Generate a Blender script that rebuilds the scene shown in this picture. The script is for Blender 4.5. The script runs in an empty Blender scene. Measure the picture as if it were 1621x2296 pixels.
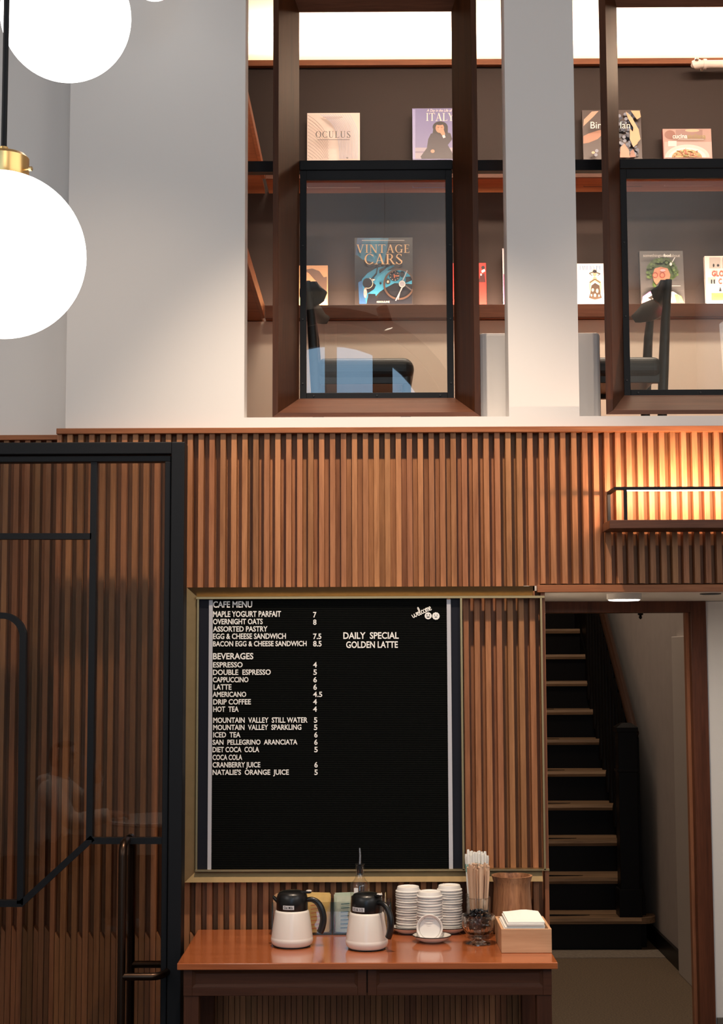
import bpy, bmesh, math, random
from mathutils import Vector, Matrix
random.seed(7)
C = bpy.context.scene.collection
PI = math.pi

# ------------------------------------------------------------------ camera
FPX, CX, CY = 3400.0, 810.5, 1148.0
EYE = Vector((0, 0, 1.79))
TILT, YAW, ROLL = math.atan(322/3400), math.atan(15/3400), 0.0035
fw = Vector((-math.sin(YAW)*math.cos(TILT), math.cos(YAW)*math.cos(TILT), math.sin(TILT)))
R0 = fw.cross(Vector((0, 0, 1))).normalized(); U0 = R0.cross(fw).normalized()
RT = R0*math.cos(ROLL) - U0*math.sin(ROLL)
UP = U0*math.cos(ROLL) + R0*math.sin(ROLL)
cam = bpy.data.cameras.new('camera'); camo = bpy.data.objects.new('camera', cam); C.objects.link(camo)
cam.sensor_fit = 'VERTICAL'; cam.sensor_height = 36; cam.sensor_width = 36
cam.lens = FPX/2296*36; cam.clip_start = .05; cam.clip_end = 100
M = Matrix.Identity(4)
for i in range(3): M[i][0], M[i][1], M[i][2], M[i][3] = RT[i], UP[i], -fw[i], EYE[i]
camo.matrix_world = M
S = bpy.context.scene; S.camera = camo
S.view_settings.view_transform = 'Standard'; S.view_settings.look = 'None'
S.view_settings.gamma = 1; S.view_settings.use_curve_mapping = False
S.view_settings.exposure = 0.0
# ------------------------------------------------------------------ world and big lights
W = bpy.data.worlds.new('world'); S.world = W; W.use_nodes = True
W.node_tree.nodes['Background'].inputs[0].default_value = (.42, .62, .95, 1)
W.node_tree.nodes['Background'].inputs[1].default_value = .1

def area(name, loc, target, sx, sy, energy, col, spread=PI):
    l = bpy.data.lights.new(name, 'AREA'); l.shape = 'RECTANGLE'; l.size = sx; l.size_y = sy
    l.energy = energy; l.color = col; l.spread = spread
    o = bpy.data.objects.new(name, l); C.objects.link(o); o.location = loc
    o.rotation_euler = (Vector(target)-Vector(loc)).to_track_quat('-Z', 'Y').to_euler(); return o
def spot(name, loc, target, energy, col, deg, blend=.2, rad=.04):
    l = bpy.data.lights.new(name, 'SPOT'); l.energy = energy; l.color = col
    l.spot_size = math.radians(deg); l.spot_blend = blend; l.shadow_soft_size = rad
    o = bpy.data.objects.new(name, l); C.objects.link(o); o.location = loc
    o.rotation_euler = (Vector(target)-Vector(loc)).to_track_quat('-Z', 'Y').to_euler(); return o
def point(name, loc, energy, col, rad=.05):
    l = bpy.data.lights.new(name, 'POINT'); l.energy = energy; l.color = col; l.shadow_soft_size = rad
    o = bpy.data.objects.new(name, l); C.objects.link(o); o.location = loc; return o
WARM = (1, .78, .58); AMBER = (1, .62, .36)
area('daylight_arched_window', (-.37, -4.1, 3.0), (-.37, 0, 2.6), 4.2, 4.6, 150, (.45, .72, 1))
area('added_back_daylight', (1.75, -3.62, 4.2), (1.2, 5, 3.6), 1.35, 1.9, 34, (1, .95, .90))  # unseen back window, added for more frontal light on the front wall
area('daylight_left_window', (-3.28, .6, 3.5), (3, .9, 3.2), 4.6, 2.4, 70, (1, .94, .88))
area('daylight_right_window', (3.28, .6, 3.5), (-3, .9, 3.2), 4.6, 2.4, 70, (1, .94, .88))
TRACK = [((-.95, 4.1, 4.75), (-1.0, 5.5, 1.2), 70, 62), ((.05, 4.2, 4.75), (-.02, 5.5, .55), 420, 60), ((1.15, 4.1, 4.75), (1.1, 5.5, 1.0), 110, 58), ((-1.45, .95, 4.75), (-1.75, .5, .8), 190, 40)]  # last lamp, over the guest's table, is added to brighten the mirrored figure
for i, (a, b, e, d) in enumerate(TRACK): spot('track_lamp_beam', a, b, e, WARM, d, .75)

# ------------------------------------------------------------------ helpers
def ray(px, py): return RT*((px-CX)/FPX) + UP*((CY-py)/FPX) + fw
def at(px, py, Y):
    d = ray(px, py); return EYE + d*((Y-EYE.y)/d.y)
def hit(px, py, P0, N):
    d = ray(px, py); return EYE + d*((P0-EYE).dot(N)/d.dot(N))
def X(px, Y, py=1470): return at(px, py, Y).x
def Z(py, Y, px=825): return at(px, py, Y).z

WL = {}
def wloc(o): return WL.get(o.name, Vector((0, 0, 0)))
def tag(o, label=None, cat=None, group=None, kind=None):
    if label: o['label'] = label
    if cat: o['category'] = cat
    if group: o['group'] = group
    if kind: o['kind'] = kind
    return o
def thing(name, label, cat, loc, group=None):
    o = bpy.data.objects.new(name, None); C.objects.link(o); o.location = loc; o.empty_display_size = .05
    WL[o.name] = Vector(loc); return tag(o, label, cat, group)
def copy_tree(o, parent=None):
    c = o.copy(); C.objects.link(c); c.parent = parent
    for ch in list(o.children): copy_tree(ch, c)
    return c

class MB:
    def __init__(s): s.v = []; s.f = []; s.m = []
    def add(s, vs, fs, mi=0):
        b = len(s.v); s.v += [Vector(v) for v in vs]
        for f in fs: s.f.append([b+i for i in f]); s.m.append(mi)
        return s
    def box(s, x0, x1, y0, y1, z0, z1, mi=0):
        return s.hexa([(x0, y0, z0), (x1, y0, z0), (x1, y1, z0), (x0, y1, z0), (x0, y0, z1), (x1, y0, z1), (x1, y1, z1), (x0, y1, z1)], mi)
    def hexa(s, p, mi=0):
        return s.add(p, [(0, 3, 2, 1), (4, 5, 6, 7), (0, 1, 5, 4), (1, 2, 6, 5), (2, 3, 7, 6), (3, 0, 4, 7)], mi)
    def prism(s, poly, vec, mi=0):
        n = len(poly); vec = Vector(vec); a = [Vector(p) for p in poly]
        fs = [tuple(range(n)), tuple(reversed(range(n, 2*n)))] + [(i, i+n, (i+1) % n+n, (i+1) % n) for i in range(n)]
        return s.add(a+[p+vec for p in a], fs, mi)
    def poly(s, pts, mi=0): return s.add(pts, [tuple(range(len(pts)))], mi)
    def tube(s, pts, r, n=12, cap=True, mi=0, flat=None):
        pts = [Vector(p) for p in pts]; k = len(pts)
        rs = r if isinstance(r, (list, tuple)) else [r]*k
        vs = []; fs = []; ref = None
        for i, p in enumerate(pts):
            t = (pts[min(i+1, k-1)]-pts[max(i-1, 0)]).normalized()
            if ref is None: ref = Vector((0, 0, 1)) if abs(t.z) < .9 else Vector((1, 0, 0))
            a = t.cross(ref).normalized(); b = t.cross(a).normalized(); ref = -b if ref.dot(b) < 0 else b
            a = t.cross(ref).normalized(); b = ref
            for j in range(n):
                th = 2*PI*j/n; vs.append(p + a*math.cos(th)*rs[i]*(flat or 1) + b*math.sin(th)*rs[i])
        for i in range(k-1):
            for j in range(n):
                fs.append((i*n+j, i*n+(j+1) % n, (i+1)*n+(j+1) % n, (i+1)*n+j))
        if cap: fs.append(tuple(reversed(range(n)))); fs.append(tuple((k-1)*n+j for j in range(n)))
        return s.add(vs, fs, mi)
    def lathe(s, c, prof, n=32, mi=0, axis=None):
        c = Vector(c); vs = []; fs = []; k = len(prof)
        az = Vector(axis).normalized() if axis else Vector((0, 0, 1))
        ax = az.orthogonal().normalized() if axis else Vector((1, 0, 0)); ay = az.cross(ax)
        for r, z in prof:
            r = max(r, 1e-5)
            for j in range(n):
                th = 2*PI*j/n; vs.append(c + ax*r*math.cos(th) + ay*r*math.sin(th) + az*z)
        for i in range(k-1):
            for j in range(n): fs.append((i*n+j, i*n+(j+1) % n, (i+1)*n+(j+1) % n, (i+1)*n+j))
        return s.add(vs, fs, mi)
    def build(s, name, mats, parent=None, smooth=False, bevel=0, origin=None, seg=2):
        off = wloc(parent) if parent else Vector(origin if origin is not None else (0, 0, 0))
        me = bpy.data.meshes.new(name); me.from_pydata([tuple(v-off) for v in s.v], [], s.f)
        mats = mats if isinstance(mats, (list, tuple)) else [mats]
        for m in mats: me.materials.append(m)
        if len(mats) > 1: me.polygons.foreach_set('material_index', s.m)
        bm = bmesh.new(); bm.from_mesh(me); bmesh.ops.recalc_face_normals(bm, faces=bm.faces); bm.to_mesh(me); bm.free()
        if smooth:
            me.polygons.foreach_set('use_smooth', [True]*len(me.polygons)); me.set_sharp_from_angle(angle=math.radians(38))
        me.update()
        o = bpy.data.objects.new(name, me); C.objects.link(o)
        if parent: o.parent = parent
        else: o.location = off
        WL[o.name] = off
        if bevel:
            b = o.modifiers.new('bevel', 'BEVEL'); b.width = bevel; b.segments = seg; b.limit_method = 'ANGLE'; b.angle_limit = .6
        return o
def struct(o): o['kind'] = 'structure'; return o
def arc(cx, cy, rx, ry, a0, a1, n=12):
    return [(cx+rx*math.cos(math.radians(a0+(a1-a0)*i/n)), cy+ry*math.sin(math.radians(a0+(a1-a0)*i/n))) for i in range(n+1)]
def catmull(p, n=8):
    p = [Vector(q) for q in p]; out = []
    for i in range(len(p)-1):
        a, b, c, d = p[max(i-1, 0)], p[i], p[i+1], p[min(i+2, len(p)-1)]
        for k in range(n):
            t = k/n; out.append(.5*((2*b)+(c-a)*t+(2*a-5*b+4*c-d)*t*t+(3*b-a-3*c+d)*t**3))
    out.append(p[-1]); return out
ORD = 'topmost second third fourth fifth sixth seventh eighth ninth tenth eleventh twelfth thirteenth fourteenth fifteenth sixteenth seventeenth eighteenth nineteenth twentieth'.split()

# ------------------------------------------------------------------ materials
def nm(name):
    m = bpy.data.materials.new(name); m.use_nodes = True; nt = m.node_tree
    return m, nt, nt.nodes['Principled BSDF']
def plain(name, col, rough=.5, metal=0, spec=.5, bump=0, bscale=200, var=0, coat=0):
    m, nt, b = nm(name)
    b.inputs['Base Color'].default_value = (*col, 1); b.inputs['Roughness'].default_value = rough
    b.inputs['Metallic'].default_value = metal; b.inputs['Specular IOR Level'].default_value = spec
    b.inputs['Coat Weight'].default_value = coat
    if bump or var:
        tc = nt.nodes.new('ShaderNodeTexCoord'); n = nt.nodes.new('ShaderNodeTexNoise'); n.inputs['Scale'].default_value = bscale
        n.inputs['Detail'].default_value = 4; nt.links.new(tc.outputs['Object'], n.inputs['Vector'])
        if bump:
            bp = nt.nodes.new('ShaderNodeBump'); bp.inputs['Strength'].default_value = bump; bp.inputs['Distance'].default_value = .002
            nt.links.new(n.outputs['Fac'], bp.inputs['Height']); nt.links.new(bp.outputs['Normal'], b.inputs['Normal'])
        if var:
            mx = nt.nodes.new('ShaderNodeMix'); mx.data_type = 'RGBA'
            mx.inputs['A'].default_value = (*[c*(1-var) for c in col], 1); mx.inputs['B'].default_value = (*[min(1, c*(1+var)) for c in col], 1)
            nt.links.new(n.outputs['Fac'], mx.inputs['Factor']); nt.links.new(mx.outputs['Result'], b.inputs['Base Color'])
    return m
def wood(name, dark, light, axis='Z', scale=9, rough=.45, pitch=0, amp=.5, coat=0, spec=.22):
    """grain stretched along one axis; a pitch varies the tone from one lath to the next"""
    m, nt, b = nm(name); L = nt.links.new
    tc = nt.nodes.new('ShaderNodeTexCoord'); mp = nt.nodes.new('ShaderNodeMapping')
    sc = {'X': (.06, 1, 1), 'Y': (1, .06, 1), 'Z': (1, 1, .06)}[axis]
    mp.inputs['Scale'].default_value = [c*scale for c in sc]; L(tc.outputs['Object'], mp.inputs['Vector'])
    vec = mp.outputs['Vector']
    if pitch:
        sx = nt.nodes.new('ShaderNodeSeparateXYZ'); L(tc.outputs['Object'], sx.inputs[0])
        dv = nt.nodes.new('ShaderNodeMath'); dv.operation = 'DIVIDE'; dv.inputs[1].default_value = pitch; L(sx.outputs['X'], dv.inputs[0])
        fl = nt.nodes.new('ShaderNodeMath'); fl.operation = 'FLOOR'; L(dv.outputs[0], fl.inputs[0])
        wn = nt.nodes.new('ShaderNodeTexWhiteNoise'); wn.noise_dimensions = '1D'; L(fl.outputs[0], wn.inputs['W'])
        cb = nt.nodes.new('ShaderNodeVectorMath'); cb.operation = 'MULTIPLY_ADD'; cb.inputs[1].default_value = (7, 5, 9)
        L(wn.outputs['Color'], cb.inputs[0]); L(vec, cb.inputs[2]); vec = cb.outputs[0]
    n1 = nt.nodes.new('ShaderNodeTexNoise'); n1.inputs['Scale'].default_value = 3.0; n1.inputs['Detail'].default_value = 6
    n1.inputs['Roughness'].default_value = .62; n1.inputs['Distortion'].default_value = .6; L(vec, n1.inputs['Vector'])
    n2 = nt.nodes.new('ShaderNodeTexNoise'); n2.inputs['Scale'].default_value = 22; n2.inputs['Detail'].default_value = 3; L(vec, n2.inputs['Vector'])
    ma = nt.nodes.new('ShaderNodeMath'); ma.operation = 'MULTIPLY_ADD'; ma.inputs[1].default_value = .35; L(n2.outputs['Fac'], ma.inputs[0])
    mb = nt.nodes.new('ShaderNodeMath'); mb.operation = 'MULTIPLY'; mb.inputs[1].default_value = .75; L(n1.outputs['Fac'], mb.inputs[0]); L(mb.outputs[0], ma.inputs[2])
    rp = nt.nodes.new('ShaderNodeValToRGB'); rp.color_ramp.elements[0].position = .34; rp.color_ramp.elements[1].position = .74
    rp.color_ramp.elements[0].color = (*dark, 1); rp.color_ramp.elements[1].color = (*light, 1); L(ma.outputs[0], rp.inputs[0])
    out = rp.outputs[0]
    if pitch:
        hs = nt.nodes.new('ShaderNodeHueSaturation'); hs.inputs['Saturation'].default_value = 1
        mr = nt.nodes.new('ShaderNodeMapRange'); mr.inputs['To Min'].default_value = 1-amp*.55; mr.inputs['To Max'].default_value = 1+amp*.55
        L(wn.outputs['Value'], mr.inputs['Value']); L(mr.outputs[0], hs.inputs['Value'])
        m2 = nt.nodes.new('ShaderNodeMapRange'); m2.inputs['To Min'].default_value = .496; m2.inputs['To Max'].default_value = .507
        s2 = nt.nodes.new('ShaderNodeSeparateColor'); L(wn.outputs['Color'], s2.inputs[0]); L(s2.outputs[1], m2.inputs['Value']); L(m2.outputs[0], hs.inputs['Hue'])
        L(out, hs.inputs['Color']); out = hs.outputs[0]
    L(out, b.inputs['Base Color'])
    b.inputs['Specular IOR Level'].default_value = spec
    b.inputs['Roughness'].default_value = rough; b.inputs['Coat Weight'].default_value = coat; b.inputs['Coat Roughness'].default_value = .12
    bp = nt.nodes.new('ShaderNodeBump'); bp.inputs['Strength'].default_value = .12; bp.inputs['Distance'].default_value = .002
    L(ma.outputs[0], bp.inputs['Height']); L(bp.outputs['Normal'], b.inputs['Normal'])
    return m
def pane_mat(name, tint=(1, 1, 1), ior=1.5, refl=1.0):
    """thin clear sheet: what is behind shows through, mirror reflection by the Fresnel law"""
    m = bpy.data.materials.new(name); m.use_nodes = True; nt = m.node_tree; nt.nodes.clear()
    o = nt.nodes.new('ShaderNodeOutputMaterial'); t = nt.nodes.new('ShaderNodeBsdfTransparent'); t.inputs[0].default_value = (*tint, 1)
    g = nt.nodes.new('ShaderNodeBsdfGlossy'); g.inputs['Roughness'].default_value = 0
    fr = nt.nodes.new('ShaderNodeLayerWeight'); fr.inputs['Blend'].default_value = .5
    pw = nt.nodes.new('ShaderNodeMath'); pw.operation = 'POWER'; pw.inputs[1].default_value = 5; nt.links.new(fr.outputs['Facing'], pw.inputs[0])
    f0 = refl*((ior-1)/(ior+1))**2
    mu = nt.nodes.new('ShaderNodeMath'); mu.operation = 'MULTIPLY_ADD'; mu.inputs[1].default_value = 1-f0; mu.inputs[2].default_value = f0; mu.use_clamp = True
    nt.links.new(pw.outputs[0], mu.inputs[0])
    mx = nt.nodes.new('ShaderNodeMixShader'); nt.links.new(mu.outputs[0], mx.inputs[0]); nt.links.new(t.outputs[0], mx.inputs[1]); nt.links.new(g.outputs[0], mx.inputs[2])
    nt.links.new(mx.outputs[0], o.inputs[0]); return m
def emit(name, col, s):
    m, nt, b = nm(name); b.inputs['Base Color'].default_value = (.8, .8, .8, 1)
    b.inputs['Emission Color'].default_value = (*col, 1); b.inputs['Emission Strength'].default_value = s; return m

PITCH = .0401
mSLAT = wood('walnut_laths', (.21, .080, .032), (.45, .20, .092), 'Z', 8, .45, PITCH, .3)
mTRIM = wood('walnut_trim', (.20, .066, .026), (.38, .145, .06), 'X', 8, .42)
mTRIMV = wood('walnut_trim_upright', (.17, .06, .028), (.33, .135, .066), 'Z', 8, .42)
mWIN = wood('dark_walnut_window', (.028, .0085, .003), (.076, .024, .0075), 'Z', 7, .4)
mWINH = wood('dark_walnut_sill', (.06, .023, .012), (.14, .056, .032), 'X', 7, .4)
mSHELF = wood('walnut_shelf', (.16, .055, .026), (.30, .115, .05), 'X', 8, .45)
mTOP = wood('varnished_counter', (.30, .075, .020), (.48, .14, .045), 'X', 6, .16, coat=.6, spec=.4)
mDRAW = wood('dark_drawer_wood', (.058, .019, .009), (.115, .041, .020), 'X', 7, .4)
mDRAWV = wood('dark_drawer_wood_upright', (.058, .019, .009), (.115, .041, .020), 'Z', 7, .4)
mDOORF = wood('mahogany_door_frame', (.055, .017, .008), (.13, .042, .019), 'Z', 7, .35)
mTREAD = wood('worn_oak_tread', (.10, .055, .03), (.36, .22, .12), 'X', 5, .5)
mBAMB = wood('bamboo_box', (.50, .27, .145), (.66, .40, .235), 'X', 5, .4)
mVASE = wood('acacia_vase', (.13, .05, .024), (.46, .22, .11), 'Z', 16, .35)
mSTIR = wood('birch_stirrer', (.60, .38, .25), (.74, .52, .36), 'Z', 20, .6)
mWALL = plain('white_plaster', (.71, .685, .665), .75, bump=.06, bscale=60)
mBEIGE = plain('cream_plaster', (.74, .65, .54), .75)
mBACK = plain('dark_brown_laminate', (.036, .025, .021), .55, spec=.2, bump=.05, bscale=120)
mBLACK = plain('black_steel', (.006, .0065, .008), .5, spec=.22, bump=.05, bscale=300)
mINK = plain('black_satin', (.006, .006, .006), .5)
mNAVY = plain('navy_board_edge', (.008, .009, .016), .6, spec=.2)
mSTRIP = plain('pale_grey_strip', (.50, .50, .54), .5)
mFELT = plain('black_felt', (.0045, .0050, .0045), .95, spec=.1, bump=.3, bscale=900)
mLETTER = plain('white_letters', (.88, .86, .82), .5)
mBRASS = plain('aged_brass', (.27, .195, .10), .55, 1, bump=.04, bscale=30, var=.12)
mBRASSB = plain('polished_brass', (.44, .32, .165), .42, 1)
mBRONZE = plain('dark_bronze', (.055, .034, .024), .32, 1)
mCHROME = plain('chrome', (.72, .72, .74), .18, 1)
mWHITEP = plain('white_enamel', (.80, .745, .68), .28, coat=.3)
mCER = plain('white_ceramic', (.80, .77, .72), .2, coat=.3)
mLID = plain('white_plastic_lid', (.80, .775, .735), .45)
mPAPER = plain('white_paper', (.82, .80, .76), .85)
mLABEL = plain('label_tape', (.62, .62, .63), .6)
mPLAST = plain('black_plastic', (.008, .008, .008), .3)
mCANDY = plain('black_candy_wrap', (.008, .008, .009), .16, coat=.5)
mFLOOR = plain('speckled_terrazzo', (.20, .14, .085), .55, bump=.1, bscale=110, var=.95)
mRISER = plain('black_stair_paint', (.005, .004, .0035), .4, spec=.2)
mCHAIR = plain('black_stained_oak', (.016, .013, .011), .38)
mSEAT = plain('black_leather', (.014, .014, .015), .42, bump=.05, bscale=300)
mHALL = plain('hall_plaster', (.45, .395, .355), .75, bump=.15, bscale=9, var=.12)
mHALLD = plain('hall_door_paint', (.62, .565, .51), .5)
mGLOBE = emit('lit_opal_glass', (1, .96, .90), 5.0)
mLED = emit('led_strip', (1, .80, .60), 14.0)
mDISC = emit('lit_disc', (1, .93, .82), 9.0)
mPANE = pane_mat('guard_glass', (.93, .95, .95), 1.55, 1.9)
mDPANE = pane_mat('door_glass', (.84, .82, .80), 1.5, 1.0)
mJAR = pane_mat('jar_glass', (.95, .955, .945), 1.45, 3.0)
mCAP = plain('bright_brass', (.82, .52, .20), .28, 1)
mGLASS = nm('clear_glass')[0]
_b = mGLASS.node_tree.nodes['Principled BSDF']; _b.inputs['Transmission Weight'].default_value = 1; _b.inputs['Roughness'].default_value = 0; _b.inputs['IOR'].default_value = 1.4; _b.inputs['Base Color'].default_value = (.97, .98, .97, 1)
mGEDGE = plain('green_glass_edge', (.025, .035, .022), .15)

def pb(mb, px0, px1, py0, py1, Y0, Y1, mi=0):
    """a box whose front face at depth Y0 spans these photo pixels"""
    ym, xm = (py0+py1)/2, (px0+px1)/2
    return mb.box(at(px0, ym, Y0).x, at(px1, ym, Y0).x, Y0, Y1, at(xm, py1, Y0).z, at(xm, py0, Y0).z, mi)

# ------------------------------------------------------------------ setting: the cafe room
YW, YS = 5.53, 5.50
ZSILL, ZTRIM = Z(935, YW), Z(957, YS)
XE = 3.3
ROOMTOP = 5.45
o1l, o1r, o2l = at(549, 500, YW).x, at(1136, 500, YW).x, at(1292, 500, YW).x
o2r = o2l + (o1r-o1l)
XC = at(152, 600, YW).x
XOP = at(1226, 1700, YS).x
struct(MB().box(-XE, XE, -3.6, 5.49, -.1, 0).build('floor', wood('dark_floor_boards', (.022, .011, .006), (.055, .028, .016), 'X', 5, .45)))
struct(MB().box(-XE, XE, 5.49, 14.2, -.1, 0).build('floor_hall', mFLOOR))
w = MB()
ZO = 4.9
for a, b_, z0, z1 in ((XC, o1l, ZTRIM-.012, ROOMTOP), (o1r, o2l, ZSILL, ROOMTOP), (o2r, XE, ZTRIM-.012, ROOMTOP), (o1l, o2r, ZTRIM-.012, ZSILL), (o1l, o1r, ZO, ROOMTOP), (o2l, o2r, ZO, ROOMTOP)):
    w.box(a, b_, YW, YW+.13, z0, z1)
w.box(XC, o1l-.15, YW+.13, 5.70, ZTRIM-.012, ROOMTOP)
struct(w.build('wall_front', mWALL))
struct(MB().box(-XE, XC, 5.685, 5.80, Z(972, 5.66), ROOMTOP).build('wall_recess', mWALL))
for nme, sx_ in (('wall_left', -1), ('wall_right', 1)):
    w = MB(); q = sorted((sx_*XE, sx_*(XE+.1))); ye = 8.2
    w.box(*q, -3.6, ye, 0, 2.25); w.box(*q, -3.6, ye, 4.8, ROOMTOP); w.box(*q, -3.6, -1.7, 2.25, 4.8); w.box(*q, 2.9, ye, 2.25, 4.8)
    struct(w.build(nme, mWALL))
    wn = struct(MB().box(*q, -1.7, 2.9, 2.25, 2.33).build('window_%d' % (4 if sx_ < 0 else 5), mBLACK))
    w = MB(); w.box(*q, -1.7, 2.9, 4.72, 4.8)
    for y in (-1.7, .55, 2.82): w.box(*q, y, y+.08, 2.33, 4.72)
    w.build('window_frame', mBLACK, wn)
struct(MB().box(-XE-.1, XE+.1, -3.6, 5.85, ROOMTOP, ROOMTOP+.1).build('ceiling', mWALL))
# back wall with the arched street window behind the viewer
AX, AZ, AR = -.37, 3.90, 1.22
w = MB(); pr = [(AX-AR, .5)] + [(AX-AR*math.cos(PI*i/24), AZ+AR*math.sin(PI*i/24)) for i in range(25)] + [(AX+AR, .5)]
w.box(-XE, AX-AR, -3.6, -3.5, 0, ROOMTOP); w.box(AX+AR, 1.05, -3.6, -3.5, 0, ROOMTOP); w.box(2.45, XE, -3.6, -3.5, 0, ROOMTOP); w.box(1.05, 2.45, -3.6, -3.5, 0, 3.2); w.box(1.05, 2.45, -3.6, -3.5, 5.2, ROOMTOP); w.box(AX-AR, AX+AR, -3.6, -3.5, 0, .5)
for i in range(1, 25):
    (xa, za), (xb, zb) = pr[i], pr[i+1]
    w.hexa([(xa, -3.6, za), (xb, -3.6, zb), (xb, -3.5, zb), (xa, -3.5, za), (xa, -3.6, ROOMTOP), (xb, -3.6, ROOMTOP), (xb, -3.5, ROOMTOP), (xa, -3.5, ROOMTOP)])
struct(w.build('wall_back', mBEIGE))
wf = struct(MB().box(AX-.06, AX+.06, -3.58, -3.52, .5, AZ+AR).build('window_3', mWALL))
w = MB()
for r0, r1, y0, y1 in ((AR, AR+.15, -3.5, -3.44), (AR-.22, AR, -3.58, -3.52)):
    for i in range(24):
        a, b_ = PI*i/24, PI*(i+1)/24
        q = lambda r, t, y: (AX-r*math.cos(t), y, AZ+r*math.sin(t))
        w.hexa([q(r0, a, y0), q(r1, a, y0), q(r1, b_, y0), q(r0, b_, y0), q(r0, a, y1), q(r1, a, y1), q(r1, b_, y1), q(r0, b_, y1)])
w.box(AX-AR, AX-AR+.12, -3.58, -3.52, .5, AZ); w.box(AX+AR-.12, AX+AR, -3.58, -3.52, .5, AZ)
w.box(AX+.42, AX+.62, -3.58, -3.52, .5, AZ+1.05); w.box(AX-.62, AX-.42, -3.58, -3.52, .5, AZ+1.05)
w.box(AX-AR, AX+AR, -3.58, -3.52, AZ-.5, AZ-.4)
w.build('window_frame', mBLACK, wf)
w = MB(); w.box(1.05, 2.45, -3.6, -3.5, 3.2, 3.26); w.box(1.05, 2.45, -3.6, -3.5, 5.14, 5.2); w.box(1.72, 1.78, -3.6, -3.5, 3.26, 5.14); struct(w.build('window_6', mBLACK))  # frame of the added window behind the viewer, there for its light

# ---- walnut lath panelling
EDGE0 = at(455, 1400, YS).x
def laths(name, x0, x1, z0, z1, y, phase, fill=None):
    m = MB(); m.box(x0, x1, y+.041, y+.07, z0, z1)
    k0 = math.floor((x0-phase)/PITCH); k1 = math.ceil((x1-phase)/PITCH)+1
    for k in range(k0, k1):
        xr = phase + k*PITCH; xl = xr-.0215
        a, b_ = max(xl, x0), min(xr, x1)
        if b_-a > .004:
            m.hexa([(a+.0012, y, z0), (b_-.0012, y, z0), (b_, y+.042, z0), (a, y+.042, z0), (a+.0012, y, z1), (b_-.0012, y, z1), (b_, y+.042, z1), (a, y+.042, z1)])
        ga, gb = max(xr-PITCH, x0), min(xl, x1)
        if fill and gb-ga > .004:
            zt = fill
            m.hexa([(ga+.001, y+.003, z0), (gb-.001, y+.003, z0), (gb-.001, y+.042, z0), (ga+.001, y+.042, z0), (ga+.001, y+.003, zt), (gb-.001, y+.003, zt-.022), (gb-.001, y+.042, zt-.022), (ga+.001, y+.042, zt)])
    return struct(m.build(name, mSLAT, origin=(phase, y, 0)))
XL = at(128, 962, YS).x
laths('wall_laths', XL, XOP-.012, 0, Z(970, YS), YS, EDGE0, Z(2090, YS))
laths('wall_laths_over_doorway', XOP-.012, XE, Z(1310, YS), Z(970, YS), YS, EDGE0)
laths('wall_laths_recess', -2.2, XL, 0, Z(983, 5.655), 5.655, EDGE0+.011, Z(2075, 5.655))
struct(MB().box(XL, XE, YS-.014, YW+.01, Z(970, YS-.014), Z(957.5, YS-.014)).build('trim_1', mTRIM, bevel=.0015))
struct(MB().box(-2.2, XL, 5.64, 5.70, Z(983, 5.64), Z(972, 5.64)).build('trim_2', mTRIM, bevel=.0015))
struct(pb(MB(), 1205, 2300, 1309.5, 1326, 5.468, 5.499).build('trim_3', mTRIM, bevel=.0015))
struct(MB().box(at(1217.5, 1700, 5.485).x, XOP, 5.485, 5.62, 0, Z(1326, 5.485)).build('trim_4', mTRIMV, bevel=.0015))
# ---- alcove and hall
ZA = Z(1326.5, 5.468); YF = 6.62
struct(MB().box(.56, 2.45, 5.50, YF+.13, ZA+.002, ZA+.02).build('ceiling_alcove', plain('alcove_paint', (.66, .60, .54), .7)))
struct(MB().box(.56, XOP-.004, 5.62, YF, 0, ZA).build('wall_alcove_left', mWALL))
xi, xo = at(1557, 1800, YF).x, at(1592, 1800, YF).x
df = struct(MB().box(xi, xo, YF-.012, YF+.10, 0, Z(1350.5, YF)).build('door_1', mDOORF, bevel=.002))
MB().box(.66, xi, YF-.012, YF+.10, Z(1376, YF), Z(1350.5, YF)).build('header', mDOORF, df, bevel=.002)
MB().box(.66, .71, YF-.012, YF+.10, 0, Z(1376, YF)).build('jamb', mDOORF, df, bevel=.002)
MB().box(xi-.014, xi, YF+.035, YF+.075, 0, Z(1376, YF)).build('door_stop', mTRIMV, df)
struct(MB().box(xo, 2.45, YF, YF+.1, 0, ZA).build('wall_alcove', mWALL))
struct(MB().box(xo+.005, 2.45, YF-.016, YF, 0, .255).build('baseboard_alcove', plain('grey_baseboard', (.10, .085, .07), .6)))
struct(MB().box(2.45, 2.55, 5.53, YF+.1, 0, ZA+.06).build('wall_alcove_right', mWALL))
XH = 1.772
w = MB().box(XH, XH+.1, YF+.1, 8.2, 0, 2.44); w.box(XH, XH+.1, 8.2, 14.1, 0, 4.80)
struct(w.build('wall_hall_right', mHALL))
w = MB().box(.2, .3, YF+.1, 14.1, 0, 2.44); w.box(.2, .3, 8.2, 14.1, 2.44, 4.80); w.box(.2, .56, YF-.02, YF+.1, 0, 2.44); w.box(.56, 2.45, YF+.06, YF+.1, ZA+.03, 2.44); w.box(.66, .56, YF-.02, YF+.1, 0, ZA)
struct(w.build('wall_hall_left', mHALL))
struct(MB().box(.2, XH+.1, 8.16, 8.22, 2.44, 4.80).build('wall_hall_front', mHALL))
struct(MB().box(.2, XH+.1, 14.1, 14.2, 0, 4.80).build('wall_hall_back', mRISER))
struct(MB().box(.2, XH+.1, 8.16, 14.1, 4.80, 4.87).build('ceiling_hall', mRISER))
struct(MB().box(XH-.018, XH, 8.77, 10.6, 0, .105).build('baseboard_hall', mRISER))
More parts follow.
